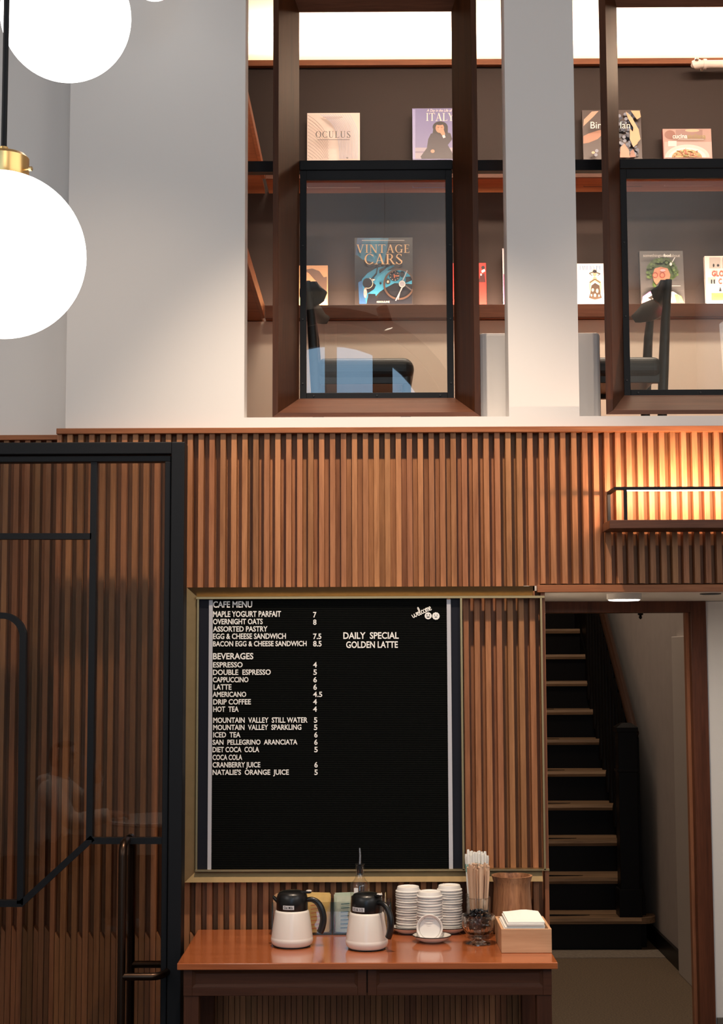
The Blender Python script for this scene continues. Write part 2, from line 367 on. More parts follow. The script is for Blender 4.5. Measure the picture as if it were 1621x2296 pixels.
struct(MB().box(.3, XH-.02, 9.20, 9.44, 0, .004).build('trim_5', plain('mosaic_border', (.30, .24, .18), .5, bump=.3, bscale=60, var=.6)))
# white door set in the hall wall
YD = 8.33
hd = struct(MB().box(XH-.032, XH, YD, 8.76, 0, Z(1430, 8.76)).build('door_2', mHALLD, bevel=.004))
zdt = Z(1430, 8.76)
MB().box(XH-.032, XH, 7.25, YD, zdt-.11, zdt).build('architrave', mHALLD, hd, bevel=.004)
MB().box(XH-.012, XH, 7.25, YD, 0.005, zdt-.11).build('door_leaf', mHALLD, hd)
MB().box(XH-.030, XH-.012, 7.95, 8.02, 1.03, 1.10).build('door_latch', mINK, hd, bevel=.003)

# ---- mezzanine behind the openings
ZM = 2.54; ZTOP = Z(151, 8.0); ZCM = 5.27
struct(MB().box(-.92, XE, 5.662, 8.15, ZM-.09, ZM).build('floor_mezzanine', mTRIM))
struct(MB().box(-.85, XE, YW+.135, 8.75, ZCM, ZCM+.1).build('ceiling_mezzanine', mWALL))
struct(MB().box(-.85, -.78, YW+.135, 8.1, ZM, ZCM).build('wall_mezzanine_left', mBACK))
struct(MB().box(XE-.1, XE, YW+.135, 8.7, ZM, ZCM).build('wall_mezzanine_right', mWALL))
Z1b, Z1t = Z(713, 7.72), Z(683.5, 7.72)
w = MB().box(-.78, XE-.1, 7.79, 8.1, ZM, Z1b); w.box(-.85, XE, 8.1, 8.15, ZM, ZTOP); w.box(-.85, XE, 8.15, 8.75, ZTOP-.002, ZTOP+.012); w.box(-.85, XE, 8.70, 8.75, ZTOP+.012, ZCM); w.box(-.85, -.78, 8.1, 8.7, ZTOP+.012, ZCM)
struct(w.build('wall_mezzanine_back', mBEIGE))
pd = MB(); pd.box(.425, at(1347, 840, 5.675).x, 5.675, 5.79, ZM, Z(747, 5.675))
struct(pd.build('wall_pier', mWALL, bevel=.012))
YB = 8.0; YL = 7.72
Z2t = 4.315; Z2b = Z(400, YL); ZB1 = Z1t-.036; ZB2 = Z2t-.035
bc = thing('bookcase', 'long dark built-in bookcase across the mezzanine back wall, lit along its shelves', 'bookcase', (1.0, 7.9, Z1b))
MB().box(-.78, XE-.1, YB, YB+.06, Z1b, ZTOP-.001).build('back_panel', mBACK, bc)
for nme, zb, zt, lo in (('shelf', ZB1-.03, ZB1, Z1b), ('shelf', Z(425, YB), ZB2, Z2b)):
    s = MB().box(-.53, XE-.1, YL+.02, YB, zb, zt); sh = s.build(nme, mSHELF, bc)
    MB().box(-.53, XE-.1, YL, YL+.02, lo, Z1t if zt == ZB1 else Z2t).build('lip', mWINH, sh, bevel=.002)
Yt = 7.955; tb = MB(); tb.box(-.78, XE-.1, Yt, Yt+.02, Z(146, Yt), Z(133.5, Yt)); tb.box(-.78, XE-.1, Yt+.02, 8.09, ZTOP, ZTOP+.015); tb.build('top_board', mSHELF, bc)
for zt, nrg in ((ZB1, 46), (ZB2, 85)):
    area('shelf_light_strip', (1.32, YL+.035, zt+.012), (1.32, YL+.30, zt+(.10 if zt == ZB1 else .25)), 3.6, .012, nrg, (1, .70, .52), math.radians(125))
area('mezzanine_down_fill', (1.2, 6.75, 5.24), (1.2, 7.05, 2.6), 3.0, .2, 42, (1, .80, .62), math.radians(95))  # added fill from overhead, brightens the half wall and chairs
area('mezzanine_book_fill', (1.2, 6.1, 5.24), (1.2, 8.0, 4.55), 3.2, .25, 32, (1, .74, .56), math.radians(75))  # added fill, lights the upper books from the front
area('cove_light_strip', (1.25, 8.30, ZTOP+.03), (1.25, 8.0, 5.5), 4.0, .10, 75, (1, .76, .56))
sb = thing('side_bookcase', 'shelves turning the corner on the left mezzanine wall beside the opening', 'bookcase', (-.65, 6.9, Z1b))
for zb, zt, lo, hi in ((ZB1-.03, ZB1, Z1b, Z1t), (Z(425, YB), ZB2, Z2b, Z2t)):
    sh = MB().box(-.78, -.55, 5.70, YB-.001, zb, zt).build('shelf', mSHELF, sb)
    MB().box(-.55, -.531, 5.70, YL, lo, hi).build('lip', mSHELF, sh, bevel=.002)
area('side_shelf_light_strip', (-.565, 6.85, ZB1+.012), (-.78, 6.85, ZB1+.25), 1.6, .012, 4, (1, .70, .52))

# wooden splayed surrounds with black guard frame and glass
def window(n, fo, fi, bi, fo_r, fi_r, bi_r, ybot_o, ybot_i, ybot_b, ytop_b, shift=0):
    Yf, Yb = 5.545, 5.73
    v = 500
    xo0, xi0, xb0 = at(fo, v, Yf).x, at(fi, v, Yf).x, at(bi, v, Yb).x
    xo1, xi1, xb1 = fo_r, fi_r, bi_r
    z0, z1, z2 = Z(ybot_o, Yf)+.001, Z(ybot_i, Yf), Z(ybot_b, Yb)
    t2, t1, t0 = Z(ytop_b, Yb), Z(ytop_b, Yb)+.16, Z(ytop_b, Yb)+.19
    def side(xo_, xi_, xb_, name, mat, par=None):
        sg = -1 if xo_ < xi_ else 1
        a = [(xo_, Yf), (xi_, Yf), (xb_, Yb), (xb_+sg*.028, Yb)]
        zz0 = [z0, z1, z2, z2-.022]; zz1 = [t0, t1, t2, t2+.028]
        m = MB().hexa([(p[0], p[1], z) for p, z in zip(a, zz0)] + [(p[0], p[1], z) for p, z in zip(a, zz1)])
        return m.build(name, mat, par, bevel=.001)
    wn = struct(side(xo0, xi0, xb0, 'window_%d' % n, mWIN))
    side(xo1, xi1, xb1, 'window_jamb', mWIN, wn)
    for (zo, zi, zb, name, zq) in ((z0, z1, z2, 'window_sill', z2-.022), (t0, t1, t2, 'window_head', t2+.028)):
        m = MB().hexa([(xo0, Yf, zo), (xo1, Yf, zo), (xi1, Yf, zi), (xi0, Yf, zi), (xb0-.028, Yb, zq), (xb1+.028, Yb, zq), (xb1, Yb, zb), (xb0, Yb, zb)])
        m.build(name, mWINH, wn)
    # black guard frame
    g = thing('guard_screen', None, None, ((xb0+xb1)/2, 5.75, z2)); return wn, g, xb0, xb1, z2
B_R = [at(1073, 500, 5.545).x, at(1060, 500, 5.545).x, at(1016, 500, 5.73).x]
L1 = [at(611.5, 500, 5.545).x, at(624, 500, 5.545).x, at(671, 500, 5.73).x]
D = at(1351, 500, 5.545).x - L1[0]
GL = {1: 'black steel guard screen with clear glass in the window left of the white pillar, a stool-high chair behind',
      2: 'black steel guard screen with clear glass in the window right of the white pillar'}
GL[1] = 'black steel guard screen with clear glass in the window left of the white pillar'
for n, args in ((1, (611.5, 624, 671, *B_R, 935, 925, 893, 27)), (2, (1351, 1366.5, 1392, *[b+D for b in B_R], 932, 922, 889, 20))):
    wn, g, xb0, xb1, z2 = window(n, *args)
    tag(g, GL[n], 'guard screen')
    zt = Z(383, 5.75); zc = Z(359.5, 5.74); s = .027
    f = MB()
    yb0, yb1 = 5.742, 5.757
    zi0 = z2+.024; zi1 = Z(404, 5.75)
    f.box(xb0+.002, xb0+s, yb0, yb1, z2+.001, zt); f.box(xb1-s, xb1-.002, yb0, yb1, z2+.001, zt)
    f.box(xb0+s, xb1-s, yb0, yb1, z2+.001, zi0); f.box(xb0+s, xb1-s, yb0, yb1, zi1, zt)
    f.build('frame', mBLACK, g, bevel=.0012)
    MB().box(xb0+.0005, xb1-.0005, 5.735, 5.795, zt, zc).build('cap_rail', mBLACK, g, bevel=.003)
    MB().box(xb0+s-.003, xb1-s+.003, 5.7595, 5.7645, zi0-.006, zi1+.006).build('glass_pane', mPANE, g)
    for xx, zz in [(xb0+.013, z2+.06), (xb0+.013, z2+.31), (xb1-.013, z2+.06), (xb1-.013, z2+.31), (xb0+.055, z2+.012), ((xb0+xb1)/2, z2+.012), (xb1-.055, z2+.012), (xb0+.013, z2+.6), (xb1-.013, z2+.6)]:
        MB().lathe((xx, yb0, zz), [(0, .003), (.0035, .0028), (.0045, 0)], 12, axis=(0, -1, 0)).build('screw', mINK, g)
    a, b_ = (o1l, o1r) if n == 1 else (o2l, o2r)
    r = MB(); 
    r.box(a-.03, L1[0]+(D if n == 2 else 0)+.05, 5.80, 5.84, Z(384, 5.8), Z(360, 5.8)); r.box(B_R[0]+(D if n == 2 else 0)-.05, b_+.03, 5.80, 5.84, Z(384, 5.8), Z(360, 5.8))
    r.box(L1[0]+(D if n == 2 else 0)+.05, B_R[0]+(D if n == 2 else 0)-.05, 5.80, 5.84, Z(384, 5.8)+.002, Z(360, 5.8)-.002)
    tag(r.build('guard_rail', mBLACK, origin=((a+b_)/2, 5.82, Z(384, 5.8))), 'black steel guard rail crossing behind the wooden window surround %s of the white pillar' % ('left' if n == 1 else 'right'), 'rail')

# ------------------------------------------------------------------ glass door on the left
YD0 = 5.19
XDL = at(-110, 1500, YD0).x
xr0, xr1 = at(380, 1500, YD0).x, at(410.5, 1500, YD0).x
zd0, zd1 = Z(1018, YD0, 300), Z(991, YD0, 300)
m = MB(); m.box(XDL, xr0, YD0, YD0+.09, zd0, zd1); m.box(xr0, xr1, YD0, YD0+.09, 0, zd1)
gd = struct(m.build('door_3', mBLACK, bevel=.003))
Yp = YD0+.012
sx0, sx1 = at(366, 1500, Yp).x, xr0-.003
m = MB(); zs = Z(1035, Yp, 300)
m.box(XDL, sx1, Yp, Yp+.05, zs, zd0-.004); m.box(sx0, sx1, Yp, Yp+.05, .02, zs)
vx0, vx1 = at(197.5, 1500, Yp).x, at(211, 1500, Yp).x
zv = Z(1884, Yp, 205)
m.build('door_sash', mBLACK, gd, bevel=.002)
def bar(pts, w=.021, name='muntin', y=Yp+.004, d=.03):
    """flat bar of rectangular section swept along a line in the door's plane"""
    mb = MB(); P = [Vector((p.x, 0, p.z)) for p in pts]; k = len(P); L = []; R = []
    for i, p in enumerate(P):
        ts = []
        if i > 0: ts.append((p-P[i-1]).normalized())
        if i < k-1: ts.append((P[i+1]-p).normalized())
        t = sum(ts, Vector()).normalized(); n = Vector((-t.z, 0, t.x)); c = max(.4, n.dot(Vector((-ts[0].z, 0, ts[0].x))))
        L.append(p+n*w/2/c); R.append(p-n*w/2/c)
    for i in range(k-1):
        mb.hexa([(L[i].x, y, L[i].z), (L[i+1].x, y, L[i+1].z), (R[i+1].x, y, R[i+1].z), (R[i].x, y, R[i].z), (L[i].x, y+d, L[i].z), (L[i+1].x, y+d, L[i+1].z), (R[i+1].x, y+d, R[i+1].z), (R[i].x, y+d, R[i].z)])
    return mb.build(name, mBLACK, gd)
A = lambda x, y: at(x, y, Yp)
bar([A(210, 1034), A(199, 1884)])
bar([A(-100, 1202), A(204, 1202)])
bar([A(205, 1886), A(364, 1886)])
bar([A(207, 1879), A(46, 2027)])
bar([A(-100, 2027), A(50, 2027)])
bar([A(-100, 1380), A(3, 1380)] + [A(3+47*math.sin(math.radians(t)), 1427-47*math.cos(math.radians(t))) for t in range(10, 91, 10)] + [A(44, 2027)])
MB().box(XDL, sx0+.004, Yp+.022, Yp+.028, .03, zs+.004).build('door_pane', mDPANE, gd)
for side in (-1, 1):
    yy = YD0-.075 if side < 0 else YD0+.125
    yd = Yp if side < 0 else Yp+.05
    x_, x2 = (at(274, 2000, YD0-.075).x, at(374, 2180, YD0).x)
    zt, zc = Z(1884, YD0), at(300, 2190, YD0-.075).z
    if side > 0: x_ += .0; zc += .0
    h = MB()
    pts = [(x_, yd, zt), (x_, yd+(yy-yd)*.55, zt)] + [(x_, yy+(yd-yy)*.45*(1-math.sin(math.radians(t))), zt-.04*(1-math.cos(math.radians(t)))) for t in range(15, 91, 15)] + [(x_, yy, .25)]
    h.tube(pts, .0135, 16)
    h.tube([(x_, yy, zc), (x2-.04, yy, zc)] + [(x2-.04+.04*math.sin(math.radians(t)), yy+(yd-yy)*(1-math.cos(math.radians(t))), zc) for t in range(15, 91, 15)], .0125, 16)
    hh = h.build('pull_handle', mBRONZE, gd, smooth=True)

# ------------------------------------------------------------------ brass framed menu board
mbd = thing('menu_board', 'black letterboard cafe menu in a brass frame on the lath wall', 'menu board', (at(738, 1978, 5.47).x, 5.49, Z(1978, 5.47)))
ox0, ox1, ix0 = at(416, 1650, 5.455).x, at(1213, 1650, 5.455).x, at(441, 1650, 5.475).x
oz1, oz0, iz1, iz0 = Z(1315.5, 5.455), Z(1978, 5.455), Z(1337.5, 5.475), Z(1953, 5.475)
fr = MB()
Ya, Yb_ = 5.460, 5.478
fr.hexa([(ox0, Ya, oz0), (ix0, Yb_, iz0), (ix0, YS, iz0), (ox0, YS, oz0), (ox0, Ya, oz1), (ix0, Yb_, iz1), (ix0, YS, iz1), (ox0, YS, oz1)])
fr.hexa([(ox0, Ya, oz1), (ox1-.02, Ya, oz1), (ox1-.02, YS, oz1), (ox0, YS, oz1), (ix0, Yb_, iz1), (ox1-.02, Yb_, iz1), (ox1-.02, YS, iz1), (ix0, YS, iz1)][4:8] + [(ox0, Ya, oz1), (ox1-.02, Ya, oz1), (ox1-.02, YS, oz1), (ox0, YS, oz1)])
fr.hexa([(ox0, Ya, oz0), (ox1, Ya, oz0), (ox1, YS, oz0), (ox0, YS, oz0), (ix0, Yb_, iz0), (ox1, Yb_, iz0), (ox1, YS, iz0), (ix0, YS, iz0)])
fr.build('frame', mBRASS, mbd)
ed = MB()
pb(ed, 440, 1221, 1337, 1342, 5.462, 5.50); pb(ed, 437, 1232, 1949.5, 1953.5, 5.462, 5.50); pb(ed, 440, 444, 1341, 1951, 5.468, 5.50)
pb(ed, 1034.5, 1039, 1341, 1951, 5.462, 5.50); pb(ed, 1215.5, 1219.5, 1341, 1951, 5.462, 5.484)
ed.build('edge_strip', mBRASSB, mbd)
YBD = 5.476
x = [at(q, 1650, YBD).x for q in (443.5, 467, 475.5, 1004, 1013, 1036)]
zt, zb = Z(1342, YBD), Z(1951, YBD)
for a, b_ in ((x[0], x[1]), (x[4], x[5])): MB().box(a, b_, YBD+.001, YS, zb, zt).build('side_panel', mNAVY, mbd)
for a, b_ in ((x[1], x[2]), (x[3], x[4])): MB().box(a, b_, YBD-.004, YS, zb+.001, zt-.004).build('side_strip', mSTRIP, mbd)
ft = MB(); n = 148; dz = (zt-zb)/n
for i in range(n):
    za = zb+i*dz
    ft.hexa([(x[2], YBD+.0035, za), (x[3], YBD+.0035, za), (x[3], YS, za), (x[2], YS, za), (x[2], YBD+.0035, za+dz), (x[3], YBD+.0035, za+dz), (x[3], YS, za+dz), (x[2], YS, za+dz)])
    ft.hexa([(x[2], YBD, za+dz*.22), (x[3], YBD, za+dz*.22), (x[3], YBD+.0036, za+dz*.1), (x[2], YBD+.0036, za+dz*.1), (x[2], YBD, za+dz*.72), (x[3], YBD, za+dz*.72), (x[3], YBD+.0036, za+dz*.86), (x[2], YBD+.0036, za+dz*.86)])
ft.build('felt_panel', mFELT, mbd)

_tc = {}
def flat_text(s, bold=0.0, shear=0, sp=1.0, cap=False):
    """outline letters as a flat mesh scaled into the unit square"""
    key = (s, bold, shear, sp, cap)
    if key in _tc: return _tc[key]
    cu = bpy.data.curves.new('lettering', 'FONT'); cu.body = s; cu.offset = bold; cu.shear = shear; cu.space_character = sp; cu.resolution_u = 3
    o = bpy.data.objects.new('lettering', cu); C.objects.link(o)
    me = bpy.data.meshes.new_from_object(o.evaluated_get(bpy.context.evaluated_depsgraph_get()))
    vs = [(v.co.x, v.co.y) for v in me.vertices]; fs = [tuple(p.vertices) for p in me.polygons]
    bpy.data.objects.remove(o); bpy.data.curves.remove(cu); bpy.data.meshes.remove(me)
    x0, x1 = min(v[0] for v in vs), max(v[0] for v in vs); y0, y1 = min(v[1] for v in vs), max(v[1] for v in vs)
    if cap: y0, y1 = -bold, CAPH+bold
    _tc[key] = ([((a-x0)/(x1-x0), (b-y0)/(y1-y0)) for a, b in vs], fs); return _tc[key]
def cap_height():
    cu = bpy.data.curves.new('lettering', 'FONT'); cu.body = 'H'; o = bpy.data.objects.new('lettering', cu); C.objects.link(o)
    me = bpy.data.meshes.new_from_object(o.evaluated_get(bpy.context.evaluated_depsgraph_get())); h = max(v.co.y for v in me.vertices)
    bpy.data.objects.remove(o); bpy.data.curves.remove(cu); bpy.data.meshes.remove(me); return h
CAPH = cap_height()
def letters(mb, s, x0, x1, y0, y1, Y, depth, bold=.012, mi=0, **k):
    vs, fs = flat_text(s, bold, cap=True)
    a, b_ = at(x0, y1, Y), at(x1, y0, Y); n = len(vs)
    f3 = [Vector((a.x+u*(b_.x-a.x), Y, a.z+v*(b_.z-a.z))) for u, v in vs]
    cnt = {}
    for f in fs:
        for i in range(len(f)):
            e = (f[i], f[(i+1) % len(f)]); cnt[frozenset(e)] = cnt.get(frozenset(e), []) + [e]
    sides = [(e[0][0], e[0][1], e[0][1]+n, e[0][0]+n) for e in cnt.values() if len(e) == 1]
    mb.add(f3+[p+Vector((0, depth, 0)) for p in f3], list(fs)+sides, mi)
MENU = [('CAFE MENU', 477.5, 565.5, 1348, 1362.5), ('MAPLE YOGURT PARFAIT', 477.5, 630, 1370, 1383.5), ('7', 702, 709.5, 1372, 1384.5),
 ('OVERNIGHT OATS', 477.5, 589, 1387.3, 1400), ('8', 702, 709.5, 1389, 1401), ('ASSORTED PASTRY', 477.5, 600, 1404, 1416.5),
 ('EGG & CHEESE SANDWICH', 477.5, 641, 1420, 1433), ('7.5', 702, 720.5, 1420.5, 1433), ('BACON EGG & CHEESE SANDWICH', 477.5, 687.5, 1437, 1449.5), ('8.5', 702, 721, 1437, 1449.5),
 ('BEVERAGES', 477.5, 568, 1464, 1478.5), ('ESPRESSO', 477.5, 544, 1484.5, 1496.7), ('4', 702, 710.5, 1484.5, 1496.5), ('DOUBLE  ESPRESSO', 477.5, 607, 1501, 1513.5), ('5', 702.5, 710.5, 1501, 1513.3),
 ('CAPPUCCINO', 477, 557, 1518, 1530), ('6', 702.5, 710.5, 1518, 1530), ('LATTE', 478.7, 519, 1534.3, 1546.7), ('6', 702.5, 710.5, 1534.3, 1546.7), ('AMERICANO', 476.6, 552, 1551, 1562.8), ('4.5', 702, 722.5, 1551, 1562.8),
 ('DRIP COFFEE', 478, 562.5, 1567.5, 1579.8), ('4', 702, 710.5, 1567.5, 1579.5), ('HOT  TEA', 478, 535, 1584, 1596.3), ('4', 702, 710.5, 1584, 1596),
 ('MOUNTAIN  VALLEY  STILL WATER', 478, 689.5, 1608.3, 1621), ('5', 703.7, 711.5, 1608.3, 1620.5), ('MOUNTAIN  VALLEY  SPARKLING', 478, 675.7, 1624.6, 1637), ('5', 703.7, 711.5, 1624.6, 1637),
 ('ICED  TEA', 478, 539, 1641.5, 1653.7), ('6', 704.5, 712, 1641.5, 1653.7), ('SAN  PELLEGRINO  ARANCIATA', 476.6, 666.7, 1658, 1670), ('6', 704.5, 712, 1658, 1670),
 ('DIET COCA  COLA', 476.6, 581, 1674.5, 1686.8), ('5', 704.5, 712.3, 1674.5, 1686.8), ('COCA COLA', 476.6, 543, 1692, 1704.2), ('CRANBERRY JUICE', 476.6, 583.6, 1708.7, 1721), ('6', 704.8, 712.3, 1708.7, 1721),
 ("NATALIE'S  ORANGE  JUICE", 476.6, 647.5, 1725.5, 1737.7), ('5', 704.8, 712.3, 1725.5, 1737.7), ('DAILY  SPECIAL', 769.7, 894, 1417.3, 1432.7), ('GOLDEN LATTE', 776, 892, 1437.8, 1453)]
for s, x0, x1, y0, y1 in MENU:
    t = MB(); letters(t, s, x0, x1, y0, y1, YBD-.0022, .0022, .022); t.build('lettering', mLETTER, mbd)
# joined-up word and two smiling badges
def stroke(mb, pts, w, Y, depth=.002):
    P = catmull([at(px, py, Y) for px, py in pts], 6); mb.tube(P, w, 8)
t = MB(); ca, sa = math.cos(math.radians(24)), math.sin(math.radians(24))
def wp(u, v): return (926+u*ca-v*sa*1.0, 1386-u*sa-v*ca)
for st in ([(0, 8), (1, 2), (3, 0), (5, 3), (5.5, 8), (6, 2), (8.5, 0), (10.5, 4), (10.5, 8), (12.5, 7)], [(12, 3.5), (16, 5), (15.5, 8), (13.2, 6.5), (13, 2), (15.5, 0), (18, 2.5), (20.5, 10), (20, 17), (18.3, 15), (18.5, 3), (20, 0), (21.8, 1.5)],
           [(26.5, 6.6), (24.5, 8), (22.5, 4), (24, .4), (27, 1.5)], [(30.5, 8), (28, 6.5), (28, 1.5), (30.5, 0), (32.5, 2), (32.3, 6.8), (30.5, 8)], [(34, 0), (34.3, 7.5), (36, 8), (37, 6), (37, 0), (37.4, 6.5), (39, 8), (40.2, 6), (40.2, 0)], [(41, 3.5), (45, 5), (44, 8), (42, 6.5), (42, 2), (44, 0), (46.5, 2)]):
    stroke(t, [wp(*q) for q in st], .0016, YBD-.002)
t.build('joined_lettering', mLETTER, mbd)
for cx_, cy_, sc in ((960, 1380.8, 0), (977.3, 1381.3, 1)):
    c = at(cx_, cy_, YBD-.002); r = .0125
    n = 60; out = []
    for i in range(n):
        th = 2*PI*i/n; rr = r*(1.0 + (.11*abs(math.cos(5.5*th)) if sc else .0)); out.append((c.x+rr*math.cos(th), YBD-.003, c.z+rr*math.sin(th)))
    bd = MB().prism(out, (0, .003, 0)).build('smile_badge', mLETTER, mbd)
    fc = MB(); k = .75 if sc else 1
    for s in (-1, 1): fc.prism([(c.x+s*.0045+a, YBD-.0036, c.z+.0035+b_) for a, b_ in arc(0, 0, .0019*k, .0024*k, 0, 330, 11)], (0, .001, 0))
    up = arc(c.x, c.z-.0015, .0062*k, .0012, 180, 360, 10); dn = arc(c.x, c.z-.0015, .0062*k, .0052*k, 180, 360, 10)
    fc.prism([(a, YBD-.0036, b_) for a, b_ in dn+up[::-1]], (0, .001, 0)); fc.build('face', mINK, bd)

# ------------------------------------------------------------------ console counter
ZC = .826
cx0, cx1 = at(397, 2140, 4.89).x, at(1250.5, 2140, 4.89).x
ct = thing('console_counter', 'red-brown varnished wooden console counter below the menu board, with two drawers', 'counter', ((cx0+cx1)/2, 5.18, 0))
MB().box(cx0, cx1, 4.89, 5.483, ZC-.021, ZC).build('counter_top', mTOP, ct, bevel=.0025)
bx0, bx1 = at(412, 2190, 4.93).x, at(1236.5, 2190, 4.93).x
zd1_, zd0_ = Z(2156, 4.93), Z(2231, 4.93)
b = MB(); b.box(bx0+.004, bx1-.004, 4.945, 5.47, zd0_+.004, ZC-.0212); b.build('case', mDRAW, ct)
MB().box(bx0-.004, bx1+.004, 4.918, 4.946, zd1_, ZC-.0212).build('moulding', mDRAW, ct, bevel=.002)
xm = at(823, 2190, 4.93).x
for a, b_ in ((bx0, xm-.002), (xm+.002, bx1)):
    d = MB(); fx, fz = .028, .026
    d.box(a, b_, 4.932, 4.946, zd0_, zd1_)
    d.box(a, a+fx, 4.922, 4.932, zd0_, zd1_); d.box(b_-fx, b_, 4.922, 4.932, zd0_, zd1_)
    d.box(a+fx, b_-fx, 4.922, 4.932, zd0_, zd0_+fz); d.box(a+fx, b_-fx, 4.922, 4.932, zd1_-fz, zd1_)
    df_ = d.build('drawer_front', mDRAW, ct, bevel=.0015)
    p = MB(); a2, b2, z2_, z3 = a+fx, b_-fx, zd0_+fz, zd1_-fz; g = .010
    for q in (((a2, z2_), (b2, z2_), (b2-g, z2_+g), (a2+g, z2_+g)), ((a2, z3), (b2, z3), (b2-g, z3-g), (a2+g, z3-g)), ((a2, z2_), (a2, z3), (a2+g, z3-g), (a2+g, z2_+g)), ((b2, z2_), (b2, z3), (b2-g, z3-g), (b2-g, z2_+g))):
        p.hexa([(q[0][0], 4.9255, q[0][1]), (q[1][0], 4.9255, q[1][1]), (q[2][0], 4.931, q[2][1]), (q[3][0], 4.931, q[3][1])] + [(c_[0], 4.933, c_[1]) for c_ in q])
    p.build('drawer_bead', mDRAW, df_)
for a in (bx0, bx1-.048):
    for y in (4.93, 5.41): MB().box(a, a+.048, y, y+.05, 0, zd0_+.004 if y < 5 else zd0_).build('leg', mDRAWV, ct, bevel=.002)

# ------------------------------------------------------------------ milk pitchers
def pitcher(name, label, cx, cy, rot, text, tw):
    t = thing(name, label, 'pitcher', (cx, cy, ZC)); c = (cx, cy, ZC)
    MB().lathe(c, [(0, .004), (.060, .004), (.067, .010), (.0705, .020), (.0702, .028), (.0692, .030), (.0690, .033), (.0655, .060), (.0575, .112), (.0560, .1165), (.0525, .119), (0, .119)], 48).build('body', mWHITEP, t, smooth=True)
    MB().lathe(c, [(0, 0), (.061, 0), (.062, .004), (0, .0045)], 40).build('base_ring', mPLAST, t, smooth=True)
    lid = MB().lathe(c, [(.0515, .1165), (.0525, .1185), (.0525, .150), (.0515, .160), (.0485, .170), (.042, .1775), (.030, .181), (0, .1825)], 48).build('lid', mPLAST, t, smooth=True)
    R = Matrix.Rotation(rot, 4, 'Z'); T = Matrix.Translation(c)
    P = lambda x, y, z: T @ R @ Vector((x, y, z))
    h = MB(); pts = catmull([(.046, 0, .151), (.068, 0, .153), (.088, 0, .142), (.101, 0, .118), (.106, 0, .090), (.101, 0, .062), (.094, 0, .046)], 5)
    k = len(pts); h.tube([P(*q) for q in pts], [.0075+.004*min(1, i/(k*.45)) for i in range(k)], 12, flat=.8)
    h.build('handle', mPLAST, t, smooth=True)
    s = MB().prism([P(-.047, -.016, .138), P(-.047, .016, .138), P(-.066, .005, .153), P(-.066, -.005, .153)], P(0, 0, .013)-P(0, 0, 0))
    s.build('spout', mPLAST, lid, bevel=.003)
    lv = MB().prism([P(.018, -.012, .172), P(.018, .012, .172), P(.062, .010, .174), P(.066, 0, .174), P(.062, -.010, .174)], P(0, 0, .008)-P(0, 0, 0)).build('lever', mPLAST, lid, bevel=.002)
    MB().lathe(P(.057, 0, .182), [(0, .002), (.008, .002), (.0095, 0), (.0095, -.002)], 20).build('lever_tip', mWHITEP, lv)
    # label tape wrapped on the lid
    tp = MB(); a0, a1 = tw; n = 10; r = .0530; q = []
    for i in range(n):
        t0, t1 = math.radians(a0+(a1-a0)*i/n), math.radians(a0+(a1-a0)*(i+1)/n)
        f = lambda th, z, rr: (cx+rr*math.sin(th), cy-rr*math.cos(th), ZC+z)
        tp.hexa([f(t0, .126, r), f(t1, .126, r), f(t1, .126, r-.001), f(t0, .126, r-.001), f(t0, .1395, r), f(t1, .1395, r), f(t1, .1395, r-.001), f(t0, .1395, r-.001)])
    tl = tp.build('label_tape', mLABEL, t)
    vs, fs = flat_text(text, .01); lt = MB(); aw = (a1-a0)*.8; am = a0+(a1-a0)*.1
    lt.add([f(math.radians(am+u*aw), .1285+v*.0085, r+.0003) for u, v in vs], fs); lt.build('lettering', mINK, tl)
def onc(px, py_front, r):
    Y = (1.79-ZC)*FPX/(py_front-1470)+r; return at(px, 2000, Y).x, Y
x_, y_ = onc(655, 2111, .062); pitcher('milk_pitcher', 'white pitcher with black lid reading Oat Milk, handle out to the side', x_, y_, math.radians(-8), 'Oat Milk', (-32, 10))
x_, y_ = onc(822, 2117, .062); pitcher('milk_pitcher', 'white pitcher with black lid reading 1/2 & 1/2, handle swung towards the front', x_, y_, math.radians(-42), '1/2 & 1/2', (-62, -8))

